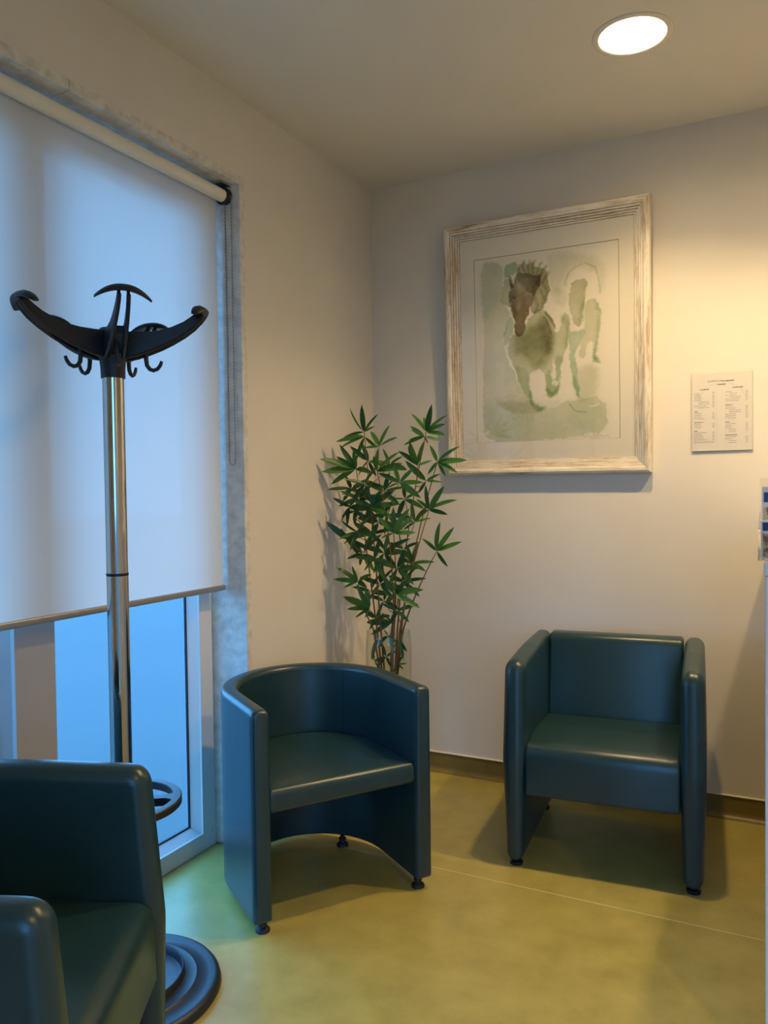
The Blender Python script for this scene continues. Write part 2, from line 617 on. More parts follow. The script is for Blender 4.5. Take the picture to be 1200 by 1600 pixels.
# vertical stile profile in plan (x,y): face, sloped bead, glass rebate
wpart(MB().prism([(WX, YR), (WX, YR - 0.066), (WX - 0.006, YR - 0.068), (GX, YR - 0.090), (GX - 0.0145, YR - 0.090), (GX - 0.0145, YR)], 0.001, ZT), 'frame_stile', 'window_alu')
wpart(MB().prism([(WX, YL), (WX, YL + 0.066), (WX - 0.006, YL + 0.068), (GX, YL + 0.090), (GX - 0.0145, YL + 0.090), (GX - 0.0145, YL)], 0.001, ZT), 'frame_stile', 'window_alu')
MY0, MY1 = -1.695, -1.825
wpart(MB().prism([(WX + 0.004, MY0), (WX + 0.004, MY1), (WX - 0.008, MY1 - 0.002), (GX, MY1 - 0.022), (GX - 0.0145, MY1 - 0.022), (GX - 0.0145, MY0 + 0.022), (GX, MY0 + 0.022), (WX - 0.008, MY0 + 0.002)], 0.001, ZT), 'mullion', 'mullion_alu')
for ya, yb in ((YR - 0.066, MY0 - 0.0), (MY1, YL + 0.066)):
    wpart(MB().prism([(WX, 0.001), (WX, 0.060), (WX - 0.006, 0.062), (GX, 0.084), (GX - 0.0145, 0.084), (GX - 0.0145, 0.001)], yb, ya, 'y'), 'bottom_rail', 'window_alu')
    wpart(MB().prism([(WX, ZT), (WX, ZT - 0.06), (WX - 0.006, ZT - 0.062), (GX, ZT - 0.084), (GX - 0.0145, ZT - 0.084), (GX - 0.0145, ZT)], yb, ya, 'y'), 'top_rail', 'window_alu')
def pane(ya, yb):
    p = wpart(MB().box((GX - 0.014, yb - 0.01, 0.075), (GX - 0.008, ya + 0.01, ZT - 0.075)), 'pane', 'frosted_glass')
    p['label'] = 'frosted glass pane'
    g = MB()
    t, a = 0.006, 0.0
    x0, x1 = GX - 0.008, GX - 0.001
    g.box((x0, ya - t, 0.084), (x1, ya, ZT - 0.084))
    g.box((x0, yb, 0.084), (x1, yb + t, ZT - 0.084))
    g.box((x0, yb + t, 0.084), (x1, ya - t, 0.084 + t))
    g.box((x0, yb + t, ZT - 0.084 - t), (x1, ya - t, ZT - 0.084))
    wpart(g, 'gasket', 'gasket', p)
pane(YR - 0.090, MY0 + 0.022 - 0.022 + 0.0)
pane(MY1 - 0.022, YL + 0.090)
# corner screws of the frame
for sy, sz in ((YR - 0.018, 0.055), (YR - 0.018, 0.30)):
    sc = MB().lathe([(0, 0.0015), (0.003, 0.0012), (0.0036, 0)], 10)
    o = wpart(sc, 'screw', 'steel', smooth=True)
    o.location = Vector((WX, sy, sz)) - Vector(win.location)
    o.rotation_euler = (0, R(90), 0)

# unseen window added for cool fill light: frame bars and two clear panes
win2 = st(empty('fill_window', ((E0 + E1) / 2, RY - 0.05, 0)))
def w2part(a, b, name, mat):
    o = MB().box(a, b).build(name, mat, None, smooth=False)
    o.location = -Vector(win2.location)
    o.parent = win2
clear_mat('clear_glass', (0.92, 0.94, 0.95), 0.0, 1.5)
em_ = (E0 + E1) / 2
for xa, xb in ((E0, E0 + 0.06), (em_ - 0.04, em_ + 0.04), (E1 - 0.06, E1)):
    w2part((xa, RY - 0.08, 0.001), (xb, RY - 0.02, EZ), 'frame_stile', 'window_alu')
for xa, xb in ((E0 + 0.06, em_ - 0.04), (em_ + 0.04, E1 - 0.06)):
    w2part((xa, RY - 0.08, 0.001), (xb, RY - 0.02, 0.08), 'bottom_rail', 'window_alu')
    w2part((xa, RY - 0.08, EZ - 0.06), (xb, RY - 0.02, EZ), 'top_rail', 'window_alu')
    w2part((xa, RY - 0.054, 0.08), (xb, RY - 0.048, EZ - 0.06), 'pane', 'clear_glass')
p2 = bpy.data.lights.new('fill_window_portal', 'AREA')
p2.shape = 'RECTANGLE'; p2.size = E1 - E0; p2.size_y = EZ
p2.cycles.is_portal = True
po2 = bpy.data.objects.new('fill_window_portal', p2)
COL.objects.link(po2)
po2.location = (em_, RY - 0.12, EZ / 2)
po2.rotation_euler = (R(90), 0, 0)

# outside the windows: the street
pbr('street_paving', (0.036, 0.042, 0.043), 0.95, col2=(0.040, 0.046, 0.047), nscale=1)
st(MB().box((-40.0, -40, -0.22), (-WT, 40, -0.12)).box((-WT, -40, -0.22), (40, RY - 0.1, -0.12)).build('ground_street', 'street_paving', smooth=False))

# ------------------------------------------------------------------ roller blind
BX, BZ, BRAD = -0.052, 2.288, 0.022
BY0, BY1 = -1.012, -2.485
bl = tag(empty('roller_blind', (BX, -1.75, BZ)), 'pale translucent roller blind pulled most of the way down the window', 'blind')
def bpart(mb, name, mat, smooth=True, **k):
    o = mb.build(name, mat, None, smooth=smooth, **k)
    o.location = -Vector(bl.location)
    o.parent = bl
    return o
bpart(MB().tube([(BX, BY0 + 0.004, BZ), (BX, BY1 - 0.004, BZ)], BRAD, 28), 'roller_tube', 'blind_roll')
FX = BX - BRAD + 0.001
fb = MB()
rows = 24
vs, fs = [], []
for i in range(rows + 1):
    z = BZ - (BZ - 0.926) * i / rows
    for j in range(13):
        y = BY0 - 0.004 + (BY1 - BY0) * j / 12
        vs.append((FX, y, z))
for i in range(rows):
    for j in range(12):
        a = i * 13 + j
        fs.append((a, a + 1, a + 14, a + 13))
fb.add(vs, fs)
fab = bpart(fb, 'fabric', 'blind_fabric')
so = fab.modifiers.new('thickness', 'SOLIDIFY'); so.thickness = 0.0006
fab.modifiers.clear()
bb_ = MB()
pillow(bb_, round_poly([(FX - 0.006, 0.911), (FX + 0.007, 0.911), (FX + 0.007, 0.931), (FX - 0.006, 0.931)], 0.006, 4), BY1 + 0.004, BY0 + 0.003, 0.002, 2, 'y')
bpart(bb_, 'bottom_bar', 'bar_alu')
# clutch wheel and bracket at the right end
cl = MB().lathe([(0.0, -0.004), (0.026, -0.004), (0.030, 0.0), (0.030, 0.003), (0.026, 0.006), (0.026, 0.010), (0.030, 0.013), (0.030, 0.016), (0.025, 0.019), (0.0, 0.019)], 28)
o = bpart(cl, 'clutch', 'black_plastic')
o.rotation_euler = (R(-90), 0, 0)
o.location = Vector((BX, BY0 + 0.006, BZ)) - Vector(bl.location)
br = MB().box((BX - 0.03, BY0 + 0.0255, BZ - 0.022), (BX + 0.026, BY0 + 0.0275, 2.3225))
br.box((BX - 0.03, BY0 - 0.03, 2.3195), (BX + 0.026, BY0 + 0.0275, 2.3225))
bpart(br, 'bracket', 'steel', smooth=False)
ch = MB()
CY = BY0 + 0.016
pts = [(BX + 0.029, CY, BZ - 0.002)]
zb = 1.365
def beads(x, y, za, zb_):
    n = int((za - zb_) / 0.012)
    for k in range(n):
        z = za - (k + 0.5) * (za - zb_) / n
        ch.lathe([(0.0007, -0.006), (0.0022, -0.0025), (0.0022, 0.0025), (0.0007, 0.006)], 6, (x, y, z))
beads(BX + 0.029, CY, BZ, zb)
beads(BX - 0.029 + 0.032, CY, BZ - 0.02, zb)
ch.tube([(BX + 0.029, CY, zb), (BX + 0.026, CY, zb - 0.008), (BX + 0.016, CY, zb - 0.013), (BX + 0.006, CY, zb - 0.008), (BX + 0.003, CY, zb)], 0.0016, 6)
bpart(ch, 'bead_chain', 'chain')
ct = MB().box((BX + 0.010, CY - 0.004, zb - 0.032), (BX + 0.022, CY + 0.006, zb - 0.010))
bpart(ct, 'chain_clip', 'acrylic', smooth=False)

# ------------------------------------------------------------------ recessed ceiling lamps
def downlight(x, y, label):
    t = tag(empty('ceiling_downlight', (x, y, H)), label, 'light')
    trim = MB().lathe([(0.099, 0.02), (0.099, -0.003), (0.103, -0.0055), (0.114, -0.005), (0.1185, -0.0025), (0.119, 0.0), (0.106, 0.0), (0.106, 0.02)], 64, closed=True)
    trim.build('trim_ring', 'trim_white', t)
    can = MB().lathe([(0.1055, 0.002), (0.1055, 0.075), (0.0, 0.075)], 48)
    can.f = can.f[:-1] if len(can.f[-1]) > 4 else can.f
    cn = MB()
    vs, fs = [], []
    n = 48
    for z in (0.001, 0.075):
        for k in range(n):
            a = 2 * PI * k / n
            vs.append((0.1058 * math.cos(a), 0.1058 * math.sin(a), z))
    fs = [(k, (k + 1) % n, n + (k + 1) % n, n + k) for k in range(n)] + [tuple(range(n, 2 * n))]
    cn.add(vs, fs).build('can', 'can_white', t)
    dz = 0.040
    df = MB().lathe([(0.0, dz - 0.003), (0.05, dz - 0.0025), (0.085, dz), (0.104, dz + 0.003), (0.104, dz + 0.010), (0.0, dz + 0.010)], 48)
    df.build('diffuser', 'lamp_glow', t)
    sl = bpy.data.lights.new('lamp_beam', 'SPOT')
    sl.energy = SPOT_W
    sl.color = LAMP_COL
    sl.spot_size = R(125)
    sl.spot_blend = 0.75
    sl.shadow_soft_size = 0.03
    so_ = bpy.data.objects.new('lamp_beam', sl)
    COL.objects.link(so_)
    so_.parent = t
    so_.location = (0, 0, 0.004)
    return t
downlight(*LAMPS[0], 'glowing round recessed downlight in the ceiling above the picture')
downlight(*LAMPS[1], 'round recessed downlight above the reception counter, outside the picture')
downlight(*LAMPS[2], 'round recessed downlight added unseen behind the camera for warm fill')  # unseen lamp, added as warm fill from behind the camera

# ------------------------------------------------------------------ leather chairs
def glide(parent, x, y, h=0.034, r=0.021):
    g = MB().lathe([(0.0, 0.0), (r, 0.0), (r, 0.006), (r * 0.8, 0.011), (r * 0.45, 0.014), (r * 0.4, 0.02), (r * 0.62, 0.022), (r * 0.62, 0.028), (r * 0.35, 0.03), (r * 0.35, h), (0, h)], 20, (0, 0, 0))
    o = g.build('foot', 'rubber', parent)
    o.location = (x, y, 0)
    return o

def tub_chair(loc, rz):
    """local: +x lateral, -y front, origin on the floor under the middle of the front edge"""
    t = empty('tub_chair', (loc[0], loc[1], 0), rz)
    ro, th = 0.292, 0.054
    rm = ro - th / 2
    Ls = 0.235
    zb, zt = 0.035, 0.642
    # centre line of the shell in plan
    path = []
    for k in range(9):
        path.append((-rm, 0.0 + Ls * k / 8))
    for k in range(1, 40):
        a = PI - PI * k / 40
        path.append((rm * math.cos(a), Ls + (rm + 0.01) * math.sin(a)))
    for k in range(9):
        path.append((rm, Ls - Ls * k / 8))
    # cross-section: rounded top edge, small bottom rounding  (offset across thickness, z)
    sec = round_poly([(-th / 2, zb), (th / 2, zb), (th / 2, zt), (-th / 2, zt)], [0.008, 0.008, 0.021, 0.021], 5)
    mb = MB()
    n = len(path)
    m_ = len(sec)
    def ring(i, scale=1.0, push=0.0):
        p = Vector(path[i])
        d = (Vector(path[min(i + 1, n - 1)]) - Vector(path[max(i - 1, 0)])).normalized()
        nn = Vector((-d.y, d.x))
        out = []
        for s_, z in sec:
            zz = (zb + zt) / 2 + (z - (zb + zt) / 2) * (1 - (1 - scale) * 0.11)
            q = p + nn * (s_ * scale) + d * push
            out.append((q.x, q.y, zz))
        return out
    rings = []
    for sc, pu in ((0.62, -0.014), (0.86, -0.010), (0.97, -0.004)):
        rings.append(ring(0, sc, pu))
    for i in range(n):
        rings.append(ring(i))
    for sc, pu in ((0.97, 0.004), (0.86, 0.010), (0.62, 0.014)):
        rings.append(ring(n - 1, sc, pu))
    vs = [p for rg in rings for p in rg]
    fs = []
    for j in range(len(rings) - 1):
        for k in range(m_):
            k2 = (k + 1) % m_
            fs.append((j * m_ + k, j * m_ + k2, (j + 1) * m_ + k2, (j + 1) * m_ + k))
    fs.append(tuple(range(m_)))
    fs.append(tuple((len(rings) - 1) * m_ + k for k in range(m_)))
    mb.add(vs, fs)
    shell = mb.build('shell', 'leather', t, angle=60)
    # stitched seams: along the rim (outside), the arm fronts and down the middle of the inner back
    sm = MB()
    def off(i, s_):
        p = Vector(path[i]); d = (Vector(path[min(i + 1, n - 1)]) - Vector(path[max(i - 1, 0)])).normalized()
        nn = Vector((-d.y, d.x))
        return p + nn * s_
    for s_ in (-th / 2 + 0.0005, th / 2 - 0.0005):
        sm.tube([(off(i, s_).x, off(i, s_).y, zt - 0.017) for i in range(n)], 0.0016, 6)
    for i in (17, n - 18):
        pm = min((off(i, -th / 2 + 0.0002), off(i, th / 2 - 0.0002)), key=lambda q: (q - Vector((0, Ls))).length)
        sm.tube([(pm.x, pm.y, 0.40), (pm.x, pm.y, zt - 0.017)], 0.0016, 6)
    for i in (0, n - 1):
        for s_ in (-th / 2 + 0.0006, th / 2 - 0.0006):
            q = off(i, s_)
            sm.tube([(q.x, q.y, zb + 0.01), (q.x, q.y, zt - 0.02)], 0.0014, 6)
    sm.build('seam', 'leather_seam', shell)
    # D-shaped seat
    ri = ro - th + 0.003
    prof = [(-ri, -0.002), (ri, -0.002)]
    prof = round_poly([(-ri, -0.004), (ri, -0.004), (ri, 0.02), (-ri, 0.02)], [0.012, 0.012, 0, 0], 4)
    prof = [p for p in prof if p[1] < 0.019]
    outl = prof + [(ri, Ls * k / 4) for k in range(1, 5)]
    for k in range(1, 24):
        a = PI * k / 24
        outl.append((ri * math.cos(a), Ls + ri * math.sin(a)))
    outl += [(-ri, Ls - Ls * k / 4) for k in range(0, 4)]
    mb = MB()
    pillow(mb, outl, 0.337, 0.408, 0.020, 5, 'z', 0.006)
    mb.build('seat', 'leather', t, angle=60)
    for x, y in ((-0.258, 0.022), (0.258, 0.022), (-0.175, 0.405), (0.175, 0.405)):
        glide(t, x, y, 0.040)
    return t

def armchair(loc, rz):
    """local: +x lateral, -y front; origin on the floor between the front feet"""
    t = empty('armchair', (loc[0], loc[1], 0), rz)
    # side panels: outline in (y,z), thickness tapering towards the foot and the front edge
    D = 0.555
    out = round_poly([(-0.022, 0.016), (D, 0.016), (D + 0.012, 0.40), (D - 0.015, 0.703), (0.25, 0.700), (-0.004, 0.682), (-0.030, 0.36)],
                     [0.03, 0.03, 0.2, 0.035, 0.2, 0.05, 0.3], 8)
    for sx in (-1, 1):
        xc = sx * 0.277
        def sq(q, x, xc=xc):
            k = 1.0
            u = (q.y - 0.38) / 0.36
            k *= 1 - (0.30 if u < 0 else 0.20) * u * u
            return xc + (x - xc) * k
        mb = MB()
        pillow(mb, out, xc - 0.039, xc + 0.039, 0.033, 7, 'x', 0.001, sq)
        mb.build('arm', 'leather', t, angle=70)
    # seat block
    so_ = round_poly([(-0.022, 0.245), (0.44, 0.245), (0.44, 0.405), (0.20, 0.425), (-0.018, 0.412)], [0.012, 0.01, 0.03, 0.3, 0.05], 7)
    mb = MB()
    pillow(mb, so_, -0.2405, 0.2405, 0.010, 3, 'x', 0.0)
    mb.build('seat', 'leather', t, angle=60)
    # back cushion, leaning slightly
    bo = round_poly([(0.395, 0.39), (0.535, 0.39), (0.548, 0.60), (0.536, 0.705), (0.452, 0.705), (0.425, 0.55)], [0.02, 0.02, 0.1, 0.03, 0.035, 0.3], 7)
    mb = MB()
    pillow(mb, bo, -0.2405, 0.2405, 0.012, 3, 'x', 0.0)
    bk = mb.build('backrest', 'leather', t, angle=60)
    # lower back panel
    mb = MB()
    pillow(mb, round_poly([(-0.2405, 0.20), (0.2405, 0.20), (0.2405, 0.40), (-0.2405, 0.40)], 0.01, 3), 0.50, 0.53, 0.006, 3, 'y')
    mb.build('back_panel', 'leather', t)
    for sx in (-1, 1):
        for y in (0.012, D - 0.05):
            g = MB().lathe([(0, 0), (0.021, 0), (0.022, 0.004), (0.022, 0.010), (0.017, 0.013), (0.012, 0.014), (0.012, 0.03), (0, 0.03)], 24)
            o = g.build('foot', 'black_gloss', t)
            o.location = (sx * 0.277, y, 0)
    return t

# tub chair by the window
TUB_M = Vector((0.52, -1.22))
tub_f = Vector((0.861, -0.509))
ang_t = math.atan2(tub_f.y, tub_f.x) + PI / 2 - R(4.0)
tub = tub_chair((TUB_M.x + 0.008, TUB_M.y + 0.010), ang_t)
tag(tub, 'dark teal leather tub chair with a curved back, in front of the plant', 'chair')
ac = armchair((1.166, -0.688), R(5.1))
tag(ac, 'dark green leather armchair standing under the picture', 'chair', 'square leather armchairs')
ac2 = copy_tree(ac)
# near chair: faces (0.86, 0.51); its left arm is next to the coat stand
ac2.location = (0.640, -2.232, 0)
ac2.rotation_euler = (0, 0, math.atan2(0.50, 0.866) + PI / 2)
tag(ac2, 'dark leather armchair in the near left corner, cut off by the photo edge', 'chair', 'square leather armchairs')

# ------------------------------------------------------------------ coat stand
SX, SY = 0.220, -1.790
DZ = 0.048
cs = tag(empty('coat_stand', (SX, SY, 0), 0), 'chrome and black coat stand with curved hook arms in front of the window', 'coat stand')
cs.scale = (0.963, 0.963, 0.963)
base = MB().lathe([(0.0, 0.0), (0.239, 0.0), (0.243, 0.006), (0.240, 0.018), (0.234, 0.026), (0.226, 0.028), (0.214, 0.024), (0.182, 0.029), (0.179, 0.0315), (0.176, 0.030),
                   (0.150, 0.036), (0.147, 0.052), (0.1445, 0.054), (0.142, 0.052), (0.140, 0.030), (0.130, 0.027), (0.06, 0.028), (0.05, 0.045), (0.034, 0.052), (0.0, 0.052)], 72)
base.build('base', 'black_plastic', cs, angle=50)
MB().lathe([(0.0, 0.045), (0.0272, 0.045), (0.0272, 1.044 + DZ), (0.0, 1.044 + DZ)], 40).build('pole', 'chrome', cs)
MB().lathe([(0.0, 1.044 + DZ), (0.0278, 1.044 + DZ), (0.0278, 1.051 + DZ), (0.0, 1.051 + DZ)], 40).build('joint_ring', 'black_plastic', cs)
MB().lathe([(0.0, 1.051 + DZ), (0.0268, 1.051 + DZ), (0.0268, 1.560 + DZ), (0.0, 1.560 + DZ)], 40).build('pole', 'chrome', cs)
hub = MB().lathe([(0.0, 1.550), (0.0300, 1.550), (0.0305, 1.575), (0.033, 1.597), (0.040, 1.616), (0.041, 1.640), (0.037, 1.664), (0.030, 1.676), (0.0, 1.680)], 40)
hub.build('hub', 'black_plastic', cs, loc=(0, 0, DZ))
# umbrella ring: a flat hoop with a cross bar and collar
ZR = 0.452 + DZ
rg = MB()
def flat_ring(mb, r0, r1, z0, z1, seg=64, c=(0, 0)):
    mb.lathe([(r0, z0 + 0.002), (r0 + 0.002, z0), (r1 - 0.003, z0), (r1, z0 + 0.003), (r1, z1 - 0.003), (r1 - 0.003, z1), (r0 + 0.002, z1), (r0, z1 - 0.002)], seg, (c[0], c[1], 0), closed=True)
flat_ring(rg, 0.128, 0.150, ZR - 0.011, ZR + 0.011)
flat_ring(rg, 0.0265, 0.042, ZR - 0.013, ZR + 0.013, 40)
ra = math.atan2(_r.y, _r.x) + R(8)
for s_ in (0, PI):
    d = Vector((math.cos(ra + s_), math.sin(ra + s_))); nn = Vector((-d.y, d.x))
    poly = []
    for u in np.linspace(0, 1, 9):
        w = 0.012 + 0.020 * max(0, (u - 0.72) / 0.28) ** 2
        poly.append(d * (0.035 + 0.098 * u) + nn * w)
    for u in np.linspace(1, 0, 9):
        w = 0.012 + 0.020 * max(0, (u - 0.72) / 0.28) ** 2
        poly.append(d * (0.035 + 0.098 * u) - nn * w)
    rg.prism([(p.x, p.y) for p in poly], ZR - 0.0105, ZR + 0.0105)
rg.build('umbrella_ring', 'black_plastic', cs, angle=28)

def stand_arm(az):
    """one hanger arm: two webs meeting at a crescent cap, with a small hook under it; az = heading in the plan"""
    root = MB()
    low = [(0.030, 1.600), (0.060, 1.606), (0.090, 1.616), (0.120, 1.628), (0.150, 1.643), (0.180, 1.661), (0.205, 1.680), (0.222, 1.698), (0.230, 1.712)]
    upp = [(0.030, 1.666), (0.060, 1.666), (0.090, 1.667), (0.120, 1.671), (0.150, 1.680), (0.180, 1.694), (0.198, 1.707), (0.210, 1.717), (0.218, 1.725)]
    for sg in (-1, 1):
        vs = []
        for (r0, z0), (r1, z1) in zip(low, upp):
            w = 0.021 - 0.0105 * (r0 - 0.03) / 0.2
            for rr, zz in ((r0, z0), (r1, z1)):
                for dy in (-0.0032, 0.0032):
                    vs.append((rr, sg * w + dy, zz))
        fs = []
        for i in range(len(low) - 1):
            a = i * 4; b = a + 4
            fs += [(a, a + 1, b + 1, b), (a + 2, b + 2, b + 3, a + 3), (a, b, b + 2, a + 2), (a + 1, a + 3, b + 3, b + 1)]
        fs += [(0, 2, 3, 1), (len(vs) - 4, len(vs) - 3, len(vs) - 1, len(vs) - 2)]
        root.add(vs, fs)
        # rounded lip along the lower edge
        root.tube([(r0, sg * (0.021 - 0.0105 * (r0 - 0.03) / 0.2), z0) for r0, z0 in low], 0.0045, 8)
    # floor between the webs near the hub and the mid bridge
    root.add([(0.03, -0.02, 1.603), (0.03, 0.02, 1.603), (0.13, 0.0155, 1.640), (0.13, -0.0155, 1.640),
              (0.03, -0.02, 1.655), (0.03, 0.02, 1.655), (0.13, 0.0155, 1.660), (0.13, -0.0155, 1.660)],
             [(0, 1, 2, 3), (4, 7, 6, 5), (0, 4, 5, 1), (1, 5, 6, 2), (2, 6, 7, 3), (3, 7, 4, 0)])
    arm = root.build('arm', 'black_plastic', cs, angle=45)
    arm.rotation_euler = (0, 0, az)
    arm.location = (0, 0, DZ)
    # crescent cap
    cp = MB()
    pts, vs = [], []
    nseg = 18
    for k in range(nseg + 1):
        u = -1 + 2 * k / nseg
        y = 0.064 * u
        z = 1.730 - 0.024 * abs(u) ** 2.2
        r_ = 0.224 - 0.012 * u * u
        hw = 0.019 * (1 - 0.62 * abs(u) ** 2.5)
        hh = 0.0075 * (1 - 0.55 * abs(u) ** 3)
        for a in range(12):
            an = 2 * PI * a / 12
            rr = hw * math.cos(an)
            zz = hh * math.sin(an) - 0.35 * max(0, rr) ** 1.0 * 0.9
            vs.append((r_ + rr, y, z + zz))
    fs = []
    for k in range(nseg):
        for a in range(12):
            a2 = (a + 1) % 12
            fs.append((k * 12 + a, k * 12 + a2, (k + 1) * 12 + a2, (k + 1) * 12 + a))
    fs += [tuple(range(12)), tuple(nseg * 12 + a for a in range(12))]
    cp.add(vs, fs)
    cp.build('crescent_cap', 'black_plastic', arm, angle=50)
    hk = MB()
    hp = [(0.083, 0, 1.640), (0.083, 0, 1.600), (0.085, 0, 1.584), (0.092, 0, 1.574), (0.101, 0, 1.571), (0.111, 0, 1.575), (0.118, 0, 1.584), (0.122, 0, 1.595)]
    hk.tube(hp, [0.0062, 0.0058, 0.0056, 0.0054, 0.0052, 0.005, 0.0048, 0.004], 10)
    hk.build('hook', 'black_plastic', arm)
to_cam = math.atan2(CAM.y - SY, CAM.x - SX)
for k in range(5):
    stand_arm(to_cam + R(7) + 2 * PI * k / 5)

# ------------------------------------------------------------------ framed picture
FWID, FHEI = 0.846, 1.056
pic = tag(empty('framed_picture', (0.8075, -0.002, 1.316), 0), 'large framed watercolour of two galloping horses in a distressed white frame', 'picture')
pic.rotation_euler = (R(2.4), R(0.35), 0)
prof = [(0.0, 0.0), (0.0, 0.032), (0.004, 0.039), (0.011, 0.042), (0.021, 0.041), (0.028, 0.037), (0.0295, 0.032), (0.0365, 0.031), (0.0380, 0.0255),
        (0.0455, 0.0245), (0.0470, 0.0195), (0.0545, 0.0185), (0.0560, 0.0140), (0.0625, 0.0135), (0.064, 0.0105), (0.064, 0.0)]
hw = FWID / 2
def rail(side):
    vs = []
    for end in (0, 1):
        for a, dpt in prof:
            if side in ('t', 'b'):
                x = (-hw + a) if end == 0 else (hw - a)
                z = FHEI - a if side == 't' else a
            else:
                z = a if end == 0 else FHEI - a
                x = -hw + a if side == 'l' else hw - a
            vs.append((x, -dpt, z))
    n = len(prof)
    # subdivide is unnecessary: straight mitred moulding
    fs = [(i, (i + 1) % n, n + (i + 1) % n, n + i) for i in range(n)] + [tuple(range(n)), tuple(range(n, 2 * n))]
    o = MB().add(vs, fs).build('frame_rail', 'frame_wood_h' if side in 'tb' else 'frame_wood_v', pic, angle=18)
    o.data.materials.append(MATS['groove_brown'])  # brown on the step faces so the moulding profile reads
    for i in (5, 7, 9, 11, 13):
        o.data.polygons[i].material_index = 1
for s_ in 'tblr':
    rail(s_)
MB().box((-hw + 0.012, -0.004, 0.012), (hw - 0.012, -0.0005, FHEI - 0.012)).build('backing_board', 'backing', pic, smooth=False)
# mat board with a bevelled opening
ox0, ox1, oz0, oz1 = -0.298, 0.302, 0.137, 0.909
ix, iz0, iz1 = hw - 0.058, 0.058, FHEI - 0.058
yo, yi = -0.0085, -0.0062
mb = MB()
O = [(-ix, yo, iz0), (ix, yo, iz0), (ix, yo, iz1), (-ix, yo, iz1)]
I = [(ox0, yo, oz0), (ox1, yo, oz0), (ox1, yo, oz1), (ox0, yo, oz1)]
mb.add(O + I, [(i, (i + 1) % 4, 4 + (i + 1) % 4, 4 + i) for i in range(4)])
mb.build('mat', 'mat_board', pic, smooth=False)
mb = MB()
e_ = 0.0028
J = [(ox0 + e_, yi, oz0 + e_), (ox1 - e_, yi, oz0 + e_), (ox1 - e_, yi, oz1 - e_), (ox0 + e_, yi, oz1 - e_)]
mb.add(I + J, [(i, (i + 1) % 4, 4 + (i + 1) % 4, 4 + i) for i in range(4)])
mb.build('mat_bevel', 'mat_core', pic, smooth=False)
MB().box((-ix, -0.0122, iz0), (ix, -0.0102, iz1)).build('glass', 'picture_glass', pic, smooth=False)

